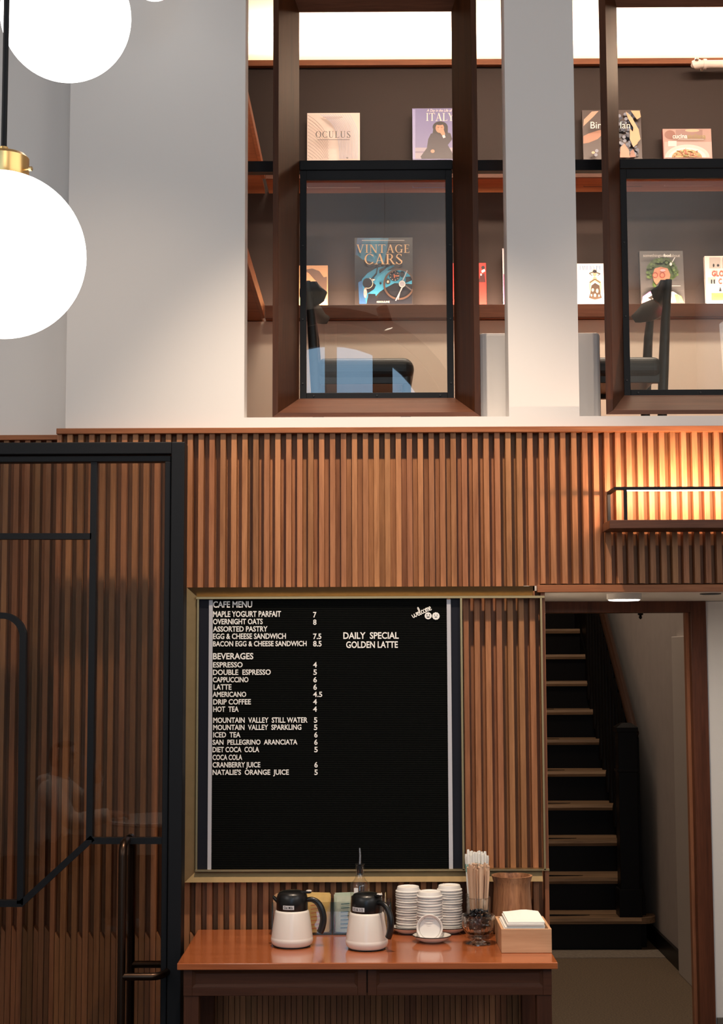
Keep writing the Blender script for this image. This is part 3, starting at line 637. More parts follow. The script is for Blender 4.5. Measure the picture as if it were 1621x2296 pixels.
# ------------------------------------------------------------------ sugar packets in square glass holders
mYEL = plain('yellow_packet', (.80, .56, .20), .6, var=.15, bscale=40); mCREAM = plain('cream_packet', (.80, .68, .42), .6)
mGRN = plain('green_packet', (.56, .62, .48), .6, var=.2, bscale=40); mBRN = plain('brown_packet', (.52, .30, .15), .6, var=.2, bscale=40); mWPK = plain('white_packet', (.82, .78, .72), .6)
mPRN = plain('packet_print', (.08, .10, .16), .6); mPRG = plain('packet_print_green', (.04, .12, .12), .6); mPRO = plain('packet_print_orange', (.62, .18, .06), .6)
def holder(px, kinds, turn, hlab, word):
    cx = at(px, 2080, 5.37).x; cy = 5.413; w_ = .046; hgt = .112; t_ = .004
    t = thing('sugar_holder', hlab, 'holder', (cx, cy, ZC), 'square glass sugar holders along the wall')
    g = MB(); z0, z1 = ZC+.0005, ZC+hgt
    for a in (-1, 1):
        g.box(cx+a*w_-t_/2, cx+a*w_+t_/2, cy-.042, cy+.042, z0, z1)
        g.box(cx-w_+t_/2, cx+w_-t_/2, cy+a*.040-t_/2, cy+a*.040+t_/2, z0, z1)
    g.build('glass_box', mJAR, t)
    MB().box(cx-w_+.002, cx+w_-.002, cy-.038, cy+.038, z0, z0+.006).build('glass_base', mJAR, t)
    e = MB()
    for sa in (-1, 1):
        for sb_ in (-1, 1): e.box(cx+sa*(w_+.0015)-.0016, cx+sa*(w_+.0015)+.0016, cy+sb_*.0415-.0016, cy+sb_*.0415+.0016, z0, z1)
        e.box(cx-w_, cx+w_, cy+sa*.0425-.001, cy+sa*.0425+.001, z0, z0+.005)
    e.build('glass_edge', mGEDGE, t)
    n = len(kinds)
    for i, (mat, prn, lab) in enumerate(kinds):
        pk = MB(); hw, hh, d = .0385, .1265-.010*random.random(), .0022
        a = random.uniform(-.05, .05); lean = random.uniform(-.02, .05); 
        o_off = -.031 + i*.062/(n-1)
        F = (Matrix.Translation((cx, cy, ZC+.008)) @ Matrix.Rotation(PI/2 if turn else 0, 4, 'Z') @ Matrix.Translation((random.uniform(-.003, .003), o_off, 0)) @ Matrix.Rotation(lean, 4, 'X') @ Matrix.Rotation(a, 4, 'Y'))
        pt = lambda x, y, z: F @ Vector((x, y, z))
        if turn: hw = .034
        xs = [-hw, -hw*.8, 0, hw*.8, hw]; th = [.0004, d, d*1.3, d, .0004]
        front = [pt(x, -t2, 0) for x, t2 in zip(xs, th)] + [pt(x, -t2, hh) for x, t2 in zip(xs, [.0004]*5)]
        back = [pt(x, t2, 0) for x, t2 in zip(xs, th)] + [pt(x, t2, hh) for x, t2 in zip(xs, [.0004]*5)]
        fs = []
        for j in range(4):
            fs += [(j, j+1, j+6, j+5), (10+j+1, 10+j, 10+j+5, 10+j+6), (j+1, j, 10+j, 10+j+1), (j+5, j+6, 16+j, 15+j)]
        fs += [(0, 5, 15, 10), (9, 4, 14, 19)]
        pk.add(front+back, fs)
        o = pk.build('sugar_packet', mat, origin=F.translation)
        tag(o, lab % (['nearest', 'second', 'third', 'fourth', 'fifth', 'sixth', 'seventh', 'eighth', 'ninth', 'rearmost'][i if i < n-1 else 9]), 'packet', 'sugar packets in '+hlab.split(' with ')[0])
        if prn and i == 0:
            p = MB()
            if word:
                for v0, v1, s in ((.62, .70, word), (.30, .37, word)):
                    vs, f2 = flat_text(s, .02); p.add([pt(-hw*.55+u*hw*1.25, -d*1.3-.0008, hh*(v0+v*(v1-v0))+.006*u) for u, v in vs], f2)
            for k in range(7): 
                z = hh*(.10+.11*k) ; p.add([pt(-hw*.6, -d*1.3-.0006, z), pt(hw*(.1+.5*random.random()), -d*1.3-.0006, z+.003), pt(hw*.1, -d*1.3-.0006, z+.006), pt(-hw*.6, -d*1.3-.0006, z+.003)], [(0, 1, 2, 3)])
            p.build('print', prn, o)
K = lambda m, p, l, n: [(m, p, l)]*n
holder(641, K(mBRN, mPRO, 'brown sugar packet in the glass holder behind the Oat Milk pitcher, %s of its row', 9), 0, 'square glass holder with brown packets, behind the Oat Milk pitcher', '')
holder(712.5, K(mYEL, mPRO, 'yellow sugar packet in the glass holder beside the Oat Milk pitcher, %s of its row', 9), 0, 'square glass holder with yellow packets, beside the Oat Milk handle', '')
holder(777.5, K(mGRN, mPRG, 'pale green sweetener packet in the glass holder under the syrup bottle, %s of its row', 9), 0, 'square glass holder with pale green packets, second to the left of the saucers', '')
holder(846, [(mWPK if i % 3 else mYEL, None, ('white' if i % 3 else 'yellow')+' packet set edgewise in the glass holder by the cup lids, %s of its row') for i in range(9)], 1, 'square glass holder with white and yellow packets set edgewise, by the cup lids', '')

# ------------------------------------------------------------------ syrup bottle
cx, cy = at(807, 2000, 5.247).x, 5.247
t = thing('syrup_bottle', 'clear glass syrup bottle with a metal pouring spout, behind the 1/2 & 1/2 pitcher', 'bottle', (cx, cy, ZC))
zN = Z(1957, cy)-ZC; zSh = Z(1985, cy)-ZC
MB().lathe((cx, cy, ZC), [(0, .001), (.030, .001), (.0325, .006), (.0325, zSh), (.030, zSh+.008), (.020, zSh+.018), (.0145, zSh+.028), (.0125, zN), (.0145, zN+.003), (.0145, zN+.026), (.0115, zN+.028)], 40).build('glass_body', mJAR, t, smooth=True)
MB().lathe((cx, cy, ZC), [(0, .004), (.029, .004), (.030, .008), (.030, .085), (0, .085)], 32).build('syrup', plain('amber_syrup', (.30, .13, .03), .1), t, smooth=True)
lb = MB(); lb.box(cx-.020, cx-.006, cy-.0345, cy-.0325, ZC+zSh-.045, ZC+zSh-.004); lb.build('paper_label', mPAPER, t)
MB().lathe((cx, cy, ZC), [(0, zN-.006), (.010, zN-.006), (.010, zN+.024), (.0165, zN+.028), (.0165, zN+.031), (.005, zN+.033), (0, zN+.033)], 28).build('stopper', mPLAST, t, smooth=True)
zt_ = Z(1901, cy); MB().tube([(cx, cy, ZC+zN+.03), (cx+.001, cy, (ZC+zN+.03+zt_)/2), (cx-.0005, cy, zt_)], [.0042, .0036, .003], 14).build('pour_spout', mCHROME, t, smooth=True)

# ------------------------------------------------------------------ saucers and cup lids
SA = [('left', 917, 5.405, .0605, 'white saucer with dark rim under the lid stack nearest the sugar holders'), ('right', 1007, 5.41, .0605, 'white saucer with dark rim under the lid stack nearest the straws'), ('front', 968, 5.245, .066, 'white saucer with dark rim at the front, under the middle lid stack')]
POS = {}
for k, px, cy, r, lab in SA:
    cx = at(px, 2070, cy).x; POS[k] = (cx, cy)
    t = thing('saucer', lab, 'saucer', (cx, cy, ZC), 'saucers under the cup lids'); c = (cx, cy, ZC)
    MB().lathe(c, [(0, 0.001), (r*.55, .001), (r*.60, .003), (r*.85, .011), (r, .0215), (r*.985, .0225), (r*.80, .0135), (r*.6, .008), (0, .0065)], 44).build('dish', mCER, t, smooth=True)
    MB().lathe(c, [(r*1.0, .0205), (r*1.012, .0222), (r*1.0, .0238), (r*.975, .0232), (r*.975, .0222)], 44).build('rim', mINK, t, smooth=True)
def lid_mesh():
    m = MB(); m.lathe((0, 0, 0), [(.0425, 0), (.0442, .0005), (.0446, .0025), (.0440, .0048), (.0425, .0055), (.0405, .0062), (.0385, .0150), (.0375, .0180), (.0355, .0190), (.0340, .0178), (.0332, .0150), (0, .0145), (0, .0133), (.0345, .0136), (.0365, .0165), (.0372, .015), (.0392, .0048), (.0425, .0030), (.0425, 0)], 40)
    return m.build('cup_lid', mLID, smooth=True)
lid0 = lid_mesh(); first = True
for k, dx, dy, n, pytop, dxt, desc in (('left', 0, 0, 17, 1987, -.002, 'stack nearest the sugar holders'), ('right', 0, 0, 17, 1984, .003, 'stack nearest the straw glasses'), ('front', -.006, .022, 16, 1998, .001, 'middle stack, on the front saucer')):
    cx, cy = POS[k][0]+dx, POS[k][1]+dy; z0 = ZC+.0078; ztop = Z(pytop, cy)-.019; st = (ztop-z0)/(n-1)
    for i in range(n):
        o = lid0 if first else lid0.copy()
        if not first: C.objects.link(o)
        first = False; f = i/(n-1)
        o.location = (cx+random.uniform(-.0012, .0012)+dxt*f, cy+random.uniform(-.001, .001), z0+i*st)
        o.rotation_euler = (random.uniform(-.012, .012), random.uniform(-.02, .02), random.uniform(0, 6))
        j = n-1-i; tag(o, 'white plastic cup lid, %s in the %s' % (('the ' if j == 0 else '') + ORD[j] + ('' if j == 0 else ' from the top') if i else 'the lowest', desc), 'cup lid', 'cup lids in the '+desc)
o = lid0.copy(); C.objects.link(o); cx, cy = POS['front']
o.location = (cx-.009, cy-.037, ZC+.0085+.043); o.rotation_euler = (math.radians(90-14), 0, math.radians(8))
o.rotation_euler = (Matrix.Rotation(math.radians(-6), 4, 'Z') @ Matrix.Rotation(math.radians(-102), 4, 'X')).to_euler()
tag(o, 'single white cup lid propped on edge with its hollow showing, front saucer', 'cup lid')

# ------------------------------------------------------------------ straws and stirrers in glasses
def tumbler(name, lab, cx, cy, r, h):
    t = thing(name, lab, 'glass', (cx, cy, ZC))
    MB().lathe((cx, cy, ZC), [(0, .001), (r*.94, .001), (r, .008), (r, h), (r-.0025, h+.001), (r-.003, h-.002), (r-.003, .012), (0, .010)], 40).build('glass_body', mJAR, t, smooth=True)
    MB().lathe((cx, cy, ZC), [(r-.003, h-.001), (r-.0015, h+.0018), (r, h-.001), (r-.0015, h-.0025), (r-.003, h-.001)], 40).build('glass_rim', mJAR, t, smooth=True)
def sticks(kind, lab, cat, grp, cx, cy, r, n, zt, mat, wid, extra=None, spread=1.0):
    ga = 2.39996
    for i in range(n):
        q = math.sqrt((i+.5)/n); th = ga*i; rb = q*(r-.010); top = q*(r+.003*spread)
        b0 = Vector((cx+rb*.85*math.cos(th), cy+rb*.85*math.sin(th), ZC+.013)); b1 = Vector((cx+top*math.cos(th), cy+top*math.sin(th), zt+random.uniform(-.010, .012)))
        m = MB(); 
        if kind == 'stirrer':
            d = (b1-b0).normalized(); s = Vector((math.cos(th*1.7), math.sin(th*1.7), 0)); s = (s-d*s.dot(d)).normalized()*wid; u = d.cross(s).normalized()*.0007
            m.hexa([b0-s-u, b0+s-u, b0+s+u, b0-s+u, b1-s-u, b1+s-u, b1+s+u, b1-s+u]); m.lathe(b1, [(0, -.001), (wid, -.001), (wid*.9, .0015), (0, .003)], 10, axis=u.normalized())
            o = m.build(kind, mat, origin=b0)
        else:
            m.tube([b0, b0.lerp(b1, .5), b0.lerp(b1, .96), b1], [wid, wid, wid*1.05, wid*.75], 8); o = m.build(kind, mat, smooth=True, origin=b0)
            if extra:
                e = MB(); e.tube([b0.lerp(b1, .76), b0.lerp(b1, .87)], wid*1.04, 8, cap=False); e.build('print', extra, o, smooth=True)
        tag(o, lab, cat, grp)
gx, gy = at(1073, 2000, 5.312).x, 5.312
tumbler('stirrer_glass', 'clear glass tumbler full of wooden stirrers, behind the candy bowl', gx, gy, .0405, .136)
sticks('stirrer', 'flat wooden coffee stirrer standing in the front glass tumbler', 'stirrer', 'wooden stirrers in the glass', gx, gy, .037, 64, Z(1946, gy), mSTIR, .0040)
sx, sy = at(1069, 2000, 5.402).x, 5.402
tumbler('straw_glass', 'clear glass tumbler of wrapped straws against the wall, behind the wooden stirrers', sx, sy, .0405, .136)
sticks('straw', 'paper-wrapped white straw standing in the rear glass tumbler', 'straw', 'wrapped straws in the glass', sx, sy, .037, 36, Z(1914, sy), plain('straw_wrap', (.80, .79, .75), .6), .0052, plain('straw_print', (.22, .42, .36), .6))

# ------------------------------------------------------------------ footed candy bowl
bx, by = at(1072, 2080, 5.20).x, 5.20
t = thing('candy_bowl', 'footed ribbed glass bowl holding black candies, in front of the stirrers', 'bowl', (bx, by, ZC))
def ribbed(prof, amp, n=96):
    m = MB(); k = len(prof); vs = []
    for r, z, a in prof:
        for j in range(n):
            th = 2*PI*j/n; rr = r*(1+a*amp*math.cos(24*th)); vs.append((bx+rr*math.cos(th), by+rr*math.sin(th), ZC+z))
    m.add(vs, [(i*n+j, i*n+(j+1) % n, (i+1)*n+(j+1) % n, (i+1)*n+j) for i in range(k-1) for j in range(n)]); return m
ribbed([(.001, .030, 0), (.020, .031, .3), (.040, .036, 1), (.050, .048, 1), (.054, .064, 1), (.0545, .080, .5), (.0555, .094, 0), (.0565, .0975, 0), (.0545, .0975, 0), (.0525, .080, 0), (.0515, .064, 0), (.046, .049, 0), (.036, .041, 0), (.001, .039, 0)], .02).build('bowl', mGLASS, t, smooth=True)
MB().lathe((bx, by, ZC), [(0, .001), (.041, .001), (.0415, .003), (.030, .007), (.015, .012), (.010, .018), (.013, .026), (.019, .031), (0, .0302)], 40).build('foot', mGLASS, t, smooth=True)
for i in range(48):
    lvl = .054 + .0135*(i//10); rr = .034 if i < 10 else (.042 if i < 40 else .026); th = i*2.4; q = math.sqrt(((i % 10)+.5)/10)*rr*(.8 if i < 10 else .95)
    c = Vector((bx+q*math.cos(th), by+q*math.sin(th), ZC+lvl+random.uniform(-.003, .004)))
    d = Vector((random.uniform(-1, 1), random.uniform(-1, 1), random.uniform(-.35, .5))).normalized()
    m = MB(); m.tube([c-d*.013, c-d*.0085, c-d*.006, c, c+d*.006, c+d*.0085, c+d*.013], [.0050, .0016, .0052, .0066, .0052, .0016, .0050], 7, flat=.8)
    tag(m.build('wrapped_candy', mCANDY, origin=c), 'black wrapped candy heaped in the footed glass bowl', 'candy', 'black candies in the footed bowl')

# ------------------------------------------------------------------ wooden vase, napkin box
vx, vy = at(1148, 1990, 5.402).x, 5.402; vh = Z(1957, 5.47)-ZC
m = MB().lathe((vx, vy, ZC), [(0, .001), (.064, .001), (.070, .006), (.0705, .05), (.067, .10), (.0635, vh*.80), (.0645, vh*.88), (.069, vh*.96), (.0715, vh), (.064, vh), (.060, vh-.012), (.057, vh*.75), (.058, .03), (0, .02)], 48)
tag(m.build('wooden_vase', mVASE, smooth=True, origin=(vx, vy, ZC)), 'turned acacia wood vase with waisted sides, behind the napkin box', 'vase')
Yn0, Yn1 = 5.04, 5.285; nx0, nx1 = at(1124, 2100, Yn0).x, at(1237, 2100, Yn0).x; nz = Z(2084, Yn0)
t = thing('napkin_box', 'open bamboo box of white napkins at the counter end by the stairs', 'box', ((nx0+nx1)/2, (Yn0+Yn1)/2, ZC))
w_ = .009
for nme, q in (('front_panel', (nx0, nx1, Yn0, Yn0+w_)), ('back_panel', (nx0, nx1, Yn1-w_, Yn1)), ('side_panel', (nx0, nx0+w_, Yn0+w_, Yn1-w_)), ('side_panel', (nx1-w_, nx1, Yn0+w_, Yn1-w_))):
    MB().box(*q, ZC+.0008, nz).build(nme, mBAMB, t, bevel=.001)
MB().box(nx0+w_, nx1-w_, Yn0+w_, Yn1-w_, ZC+.0008, ZC+.008).build('bottom_panel', mBAMB, t)
zt_ = Z(2068, Yn0+.02); n = 16; z0 = ZC+.0085; st = (zt_-z0)/n
for i in range(n):
    jx, jy = random.uniform(-.003, .003), random.uniform(-.003, .004); a, b_ = nx0+.012+jx+(.010 if i > n-4 else 0), nx1-.022+jx; c, d = Yn0+.018+jy, Yn1-.024+jy
    z = z0+i*st; g = MB(); vs = []; nx_, ny_ = 6, 6
    for zz in (0, st*.94):
        for r in range(ny_+1):
            for s in range(nx_+1):
                u, v = s/nx_, r/ny_; bend = .010*(i/n)*math.exp(-((u-.6)**2+(v-.8)**2)*8)
                vs.append((a+(b_-a)*u, c+(d-c)*v, z+zz+bend))
    N = (nx_+1)*(ny_+1); fs = []
    for r in range(ny_):
        for s in range(nx_):
            q = r*(nx_+1)+s; fs += [(q, q+1, q+nx_+2, q+nx_+1), (N+q, N+q+nx_+1, N+q+nx_+2, N+q+1)]
    for s in range(nx_): fs += [(s, N+s, N+s+1, s+1), (ny_*(nx_+1)+s, ny_*(nx_+1)+s+1, N+ny_*(nx_+1)+s+1, N+ny_*(nx_+1)+s)]
    for r in range(ny_): q = r*(nx_+1); e = q+nx_; fs += [(q, q+nx_+1, N+q+nx_+1, N+q), (e, N+e, N+e+nx_+1, e+nx_+1)]
    g.add(vs, fs); j = n-1-i
    tag(g.build('napkin', mPAPER, origin=((a+b_)/2, (c+d)/2, z)), 'white folded napkin in the bamboo box, %s' % ('topmost of the stack' if j == 0 else 'lowest of the stack' if i == 0 else ORD[j]+' from the top'), 'napkin', 'napkins in the bamboo box')

# ------------------------------------------------------------------ lit wall shelf
Yr = 5.33; rx0 = at(1367, 1175, Yr).x; rz1, rz0 = Z(1165.5, Yr, 1450), Z(1184.5, Yr, 1450)
t = thing('wall_shelf', 'short walnut wall shelf with a black rail and glowing light strip, over the stair doorway', 'shelf', (rx0+.6, 5.42, rz0))
MB().box(rx0, 2.6, Yr, YS-.001, rz0, rz1).build('shelf_board', mWINH, t, bevel=.0015)
zr = Z(1095, Yr+.012, 1450); xb = at(1376, 1120, Yr+.02).x; rb = .0055
rl = MB(); rl.box(xb, 2.6, Yr+.006, Yr+.018, zr-.006, zr+.005); rl.box(xb-.0, xb+.011, Yr+.018, YS-.002, zr-.006, zr+.005)
rl.box(xb, xb+.011, YS-.013, YS-.002, rz1, zr-.006); px_ = at(1398, 1130, Yr+.05).x; rl.box(px_-.005, px_+.005, Yr+.006, Yr+.018, rz1, zr-.006)
rr_ = rl.build('rail', mBLACK, t)
MB().box(px_+.006, 2.6, Yr+.008, Yr+.016, zr-.0095, zr-.0061).build('light_strip', mLED, rr_)
area('shelf_rail_light', (1.75, Yr+.024, zr-.002), (1.75, YS+.06, zr+.02), 1.68, .012, 22, (1, .62, .40))

# ------------------------------------------------------------------ lamps
def globe(name, label, px, py, Y, rpx, rodpx=None):
    c = at(px, py, Y); r = rpx*Y/FPX
    t = thing(name, label, 'lamp', (c.x, c.y, c.z-r))
    a0 = math.asin(min(.9, .27)); prof = [(r*math.sin(a), -r*math.cos(a)) for a in [PI*i/40 for i in range(0, 37)]]
    prof = [(a, b_) for a, b_ in prof if not (b_ > 0 and a < r*.30)]+[(r*.28, r*.965), (r*.26, r*1.01)]
    MB().lathe(c, prof, 64).build('globe', mGLOBE, t, smooth=True)
    cp = MB().lathe(c, [(r*.26, r*.955), (r*.295, r*.955), (r*.305, r*1.0), (r*.305, r*1.19), (r*.27, r*1.23), (r*.06, r*1.25), (r*.05, r*1.33), (0, r*1.33)], 40).build('cap', mCAP, t, smooth=True)
    for k in range(3):
        th = math.radians(-20+120*k); d = Vector((math.cos(th), math.sin(th), 0)); p = c+d*r*.29+Vector((0, 0, r*1.02))
        s = MB(); s.tube([p, p+d*r*.085], r*.012, 8); s.lathe(p+d*r*.085, [(0, -.002), (r*.028, -.002), (r*.028, .003), (0, .004)], 12, axis=d); s.build('thumb_screw', mBRASSB, cp)
    MB().tube([(c.x, c.y, c.z+r*1.3), (c.x, c.y, ROOMTOP-.001)], .0050, 12).build('rod', mBLACK, t, smooth=True)
    MB().lathe((c.x, c.y, ROOMTOP), [(0, 0), (.06, 0), (.06, -.02), (.05, -.028), (0, -.028)], 24).build('canopy', mBRASSB, t, smooth=True)
globe('globe_pendant', 'large glowing white globe pendant with brass cap, the lower one in front', 4, 572, 2.5, 191)
globe('globe_pendant', 'glowing white globe pendant hanging higher, cut by the top of the frame', 148, 36, 3.1, 150)
globe('small_globe_pendant', 'tiny bit of a small glowing globe at the top beside the higher pendant', 345, -48, 5.1, 51)
# flush lamp and vent on the alcove ceiling
fx = at(1404, 1332, 5.75).x
t = thing('flush_ceiling_lamp', 'round white flush lamp on the alcove ceiling above the stair doorway', 'lamp', (fx, 5.80, ZA-.022))
MB().lathe((fx, 5.80, ZA+.002), [(0, 0), (.066, 0), (.066, -.020), (.062, -.023), (0, -.023)], 40).build('housing', plain('lamp_rim', (.75, .72, .68), .4), t, smooth=True)
MB().lathe((fx, 5.80, ZA-.0205), [(0, -.0045), (.055, -.004), (.060, -.001), (.060, 0)], 40).build('diffuser', mDISC, t, smooth=True)
area('flush_lamp_light', (fx, 5.80, ZA-.03), (fx, 5.80, 0), .11, .11, 9, (1, .82, .62))
vx_ = at(1580, 1330, 5.9).x
tag(MB().lathe((vx_, 5.80, ZA+.002), [(0, 0), (.040, 0), (.040, -.003), (.030, -.005), (0, -.004)], 28).build('ceiling_vent', mINK, origin=(vx_, 5.8, ZA)), 'small black round vent on the alcove ceiling beside the flush lamp', 'vent')
# hall lantern
lx, ly = at(1436, 1385, 7.6).x, 7.6; lz = Z(1391, 7.6)
t = thing('hall_lantern', 'black finial of a hanging hall lantern below the door header', 'lamp', (lx, ly, lz))
MB().lathe((lx, ly, lz), [(0, 0), (.006, .004), (.009, .012), (.005, .018), (.014, .024), (.014, .029), (.006, .034), (.022, .040), (.045, .046), (.048, .052), (0, .052)], 24).build('finial', mINK, t, smooth=True)
MB().lathe((lx, ly, lz), [(.044, .0521), (.075, .10), (.08, .16), (.06, .22), (.04, .225)], 28).build('shade', emit('amber_shade', (1, .62, .35), 2.5), t, smooth=True)
MB().lathe((lx, ly, lz), [(0, .226), (.045, .226), (.03, .25), (.008, .26), (.008, 2.45-lz), (0, 2.45-lz)], 20).build('stem', mINK, t, smooth=True)
area('stairwell_fill', (.95, 9.3, 4.72), (1.1, 9.3, 0), .6, 1.0, 40, (1, .82, .66))  # unseen overhead fill, added to light the hall wall and stairs evenly
# white pipe under the mezzanine ceiling
Yp_ = 7.88; pz = Z(144, Yp_, 1580); p0 = at(1557, 144, Yp_).x
t = thing('ceiling_pipe', 'white horizontal pipe with elbow end and clamp, under the bright mezzanine ceiling', 'pipe', (p0, Yp_, pz))
MB().tube([(p0+.012, Yp_, pz), (3.1, Yp_, pz)], .021, 20).build('tube', mWHITEP, t, smooth=True)
MB().tube([(p0+.03, Yp_, pz), (p0+.01, Yp_, pz), (p0-.004, Yp_, pz-.004), (p0-.008, Yp_+.01, pz-.006)], [.025, .026, .024, .012], 20).build('elbow', mWHITEP, t, smooth=True)
xc_ = at(1580, 144, Yp_).x; m = MB(); m.tube([(xc_-.008, Yp_, pz), (xc_+.008, Yp_, pz)], .028, 20); m.box(xc_-.006, xc_+.006, Yp_, 7.96, pz-.006, pz+.006); m.build('clamp', mWHITEP, t, smooth=True)
MB().lathe((p0+.008, Yp_-.022, pz+.016), [(0, .012), (.008, .011), (.012, .004), (.012, 0), (0, -.004)], 16, axis=(0, -1, .5)).build('sprinkler_head', mCHROME, t, smooth=True)
# track spotlights on the cafe ceiling (one shows as a reflection in the guard glass)
def tracklight(loc, tgt, lab):
    loc = Vector(loc); d = (Vector(tgt)-loc).normalized(); t = thing('track_spotlight', lab, 'lamp', loc, 'ceiling track spotlights')
    MB().lathe(loc, [(0, -.16), (.038, -.16), (.040, -.15), (.040, 0), (.036, 0), (.034, -.012), (0, -.012)], 24, axis=d).build('can', mBLACK, t, smooth=True)
    MB().lathe(loc, [(0, -.008), (.032, -.008), (.032, -.006), (0, -.006)], 20, axis=d).build('lens', emit('spot_lens', (1, .85, .65), 6), t)
    q = loc-d*.08; MB().tube([q, (q.x, q.y, ROOMTOP-.001)], .0025, 8).build('stem', mWALL, t, smooth=True)
for (a, b_, e, d), w_ in zip(TRACK, ('above the glass door', 'above the menu board', 'above the stair doorway', 'over the small cafe table, added to light its guest')):
    v = Vector(b_)-Vector(a); tracklight(Vector(a)-v.normalized()*.012, b_, 'black ceiling spotlight hanging '+w_)
ra = at(872, 737, 9.9); tracklight((ra.x, 11.5-9.9, ra.z), (ra.x+.5, 1.62, ra.z-1.6), 'black ceiling spotlight mirrored in the glass left of the white pillar')

# ------------------------------------------------------------------ stairs
st = thing('staircase', 'dark wooden staircase with worn treads rising beyond the doorway', 'staircase', (1.0, 10.5, 0))
rise, run, XS, Y1 = .2, .277, 1.655, 9.43
for i in range(1, 15):
    z = i*rise-.006; yn = Y1+(i-1)*run; last = i == 1
    m = MB(); yb_ = yn+run+.02; th = .036; seg = 10
    xe = XS if i > 1 else 1.77
    front = []
    for s in range(seg+1):
        u = s/seg; xx = .31+(XS-.31-(.06 if False else 0))*u
        wear = .010*math.exp(-((u-.35)/.28)**2)
        front.append((xx, wear))
    vs = []; fs = []
    for xx, wr in front: vs += [(xx, yn, z-th), (xx, yn-.004, z-th*.5-wr*.4), (xx, yn+.006, z-wr), (xx, yn+.09, z-wr*.3), (xx, yb_, z), (xx, yb_, z-th)]
    for s in range(seg):
        for q in range(6): fs.append((s*6+q, s*6+(q+1) % 6, (s+1)*6+(q+1) % 6, (s+1)*6+q))
    fs += [tuple(range(6)), tuple(seg*6+q for q in reversed(range(6)))]
    m.add(vs, fs)
    if i == 1:
        m.prism([(XS, yn, z-th)]+[(XS+.10*math.sin(math.radians(a)), yn+.10-.10*math.cos(math.radians(a)), z-th) for a in range(15, 91, 15)]+[(XS+.10, yn+.16, z-th), (XS, yn+.16, z-th)], (0, 0, th))
    td = m.build('tread', mTREAD, st)
    if i < 9: MB().prism([(.31, yn+.075, z-.0035), (XS-.62, yn+.080, z-.0030), (XS-.34, yn+.090, z-.0025), (XS-.30, yn+.105, z-.002), (XS-.60, yn+.125, z-.0015), (.31, yn+.135, z-.001)], (0, 0, .0045)).build('worn_paint', mRISER, td)
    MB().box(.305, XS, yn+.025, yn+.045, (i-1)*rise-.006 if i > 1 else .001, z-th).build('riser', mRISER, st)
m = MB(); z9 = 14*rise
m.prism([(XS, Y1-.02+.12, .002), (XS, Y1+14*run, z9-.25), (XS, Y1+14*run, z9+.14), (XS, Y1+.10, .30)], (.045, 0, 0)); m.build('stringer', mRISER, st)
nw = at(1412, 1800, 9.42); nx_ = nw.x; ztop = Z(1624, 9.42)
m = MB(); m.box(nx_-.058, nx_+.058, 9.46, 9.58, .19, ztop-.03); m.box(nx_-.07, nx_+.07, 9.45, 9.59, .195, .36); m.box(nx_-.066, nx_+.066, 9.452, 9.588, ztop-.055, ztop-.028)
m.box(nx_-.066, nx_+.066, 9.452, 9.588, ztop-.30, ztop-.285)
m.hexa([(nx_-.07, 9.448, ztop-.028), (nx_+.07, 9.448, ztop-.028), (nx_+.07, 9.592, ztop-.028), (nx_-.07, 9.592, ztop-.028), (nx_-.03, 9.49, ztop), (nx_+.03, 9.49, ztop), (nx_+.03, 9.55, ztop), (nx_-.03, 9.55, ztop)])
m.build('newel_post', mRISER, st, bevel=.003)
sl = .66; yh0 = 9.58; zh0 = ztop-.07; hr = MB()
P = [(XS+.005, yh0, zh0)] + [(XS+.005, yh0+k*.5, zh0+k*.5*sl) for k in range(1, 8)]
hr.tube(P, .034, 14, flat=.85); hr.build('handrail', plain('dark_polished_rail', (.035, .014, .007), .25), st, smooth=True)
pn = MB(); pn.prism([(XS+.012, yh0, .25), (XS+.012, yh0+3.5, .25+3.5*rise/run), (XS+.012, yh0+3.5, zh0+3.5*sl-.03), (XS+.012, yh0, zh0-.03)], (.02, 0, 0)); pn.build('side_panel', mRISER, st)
for k in range(13):
    y = yh0+.12+k*.14; zb_ = (y-Y1)*rise/run+.05; zt_ = zh0+(y-yh0)*sl-.02
    if zt_-zb_ > .1:
        c = (XS-.012, y, zb_); h = zt_-zb_
        MB().lathe(c, [(0, 0), (.022, 0), (.022, h*.12), (.014, h*.15), (.022, h*.3), (.017, h*.6), (.013, h*.82), (.02, h*.86), (.02, h), (0, h)], 12).build('baluster', mRISER, st, smooth=True)

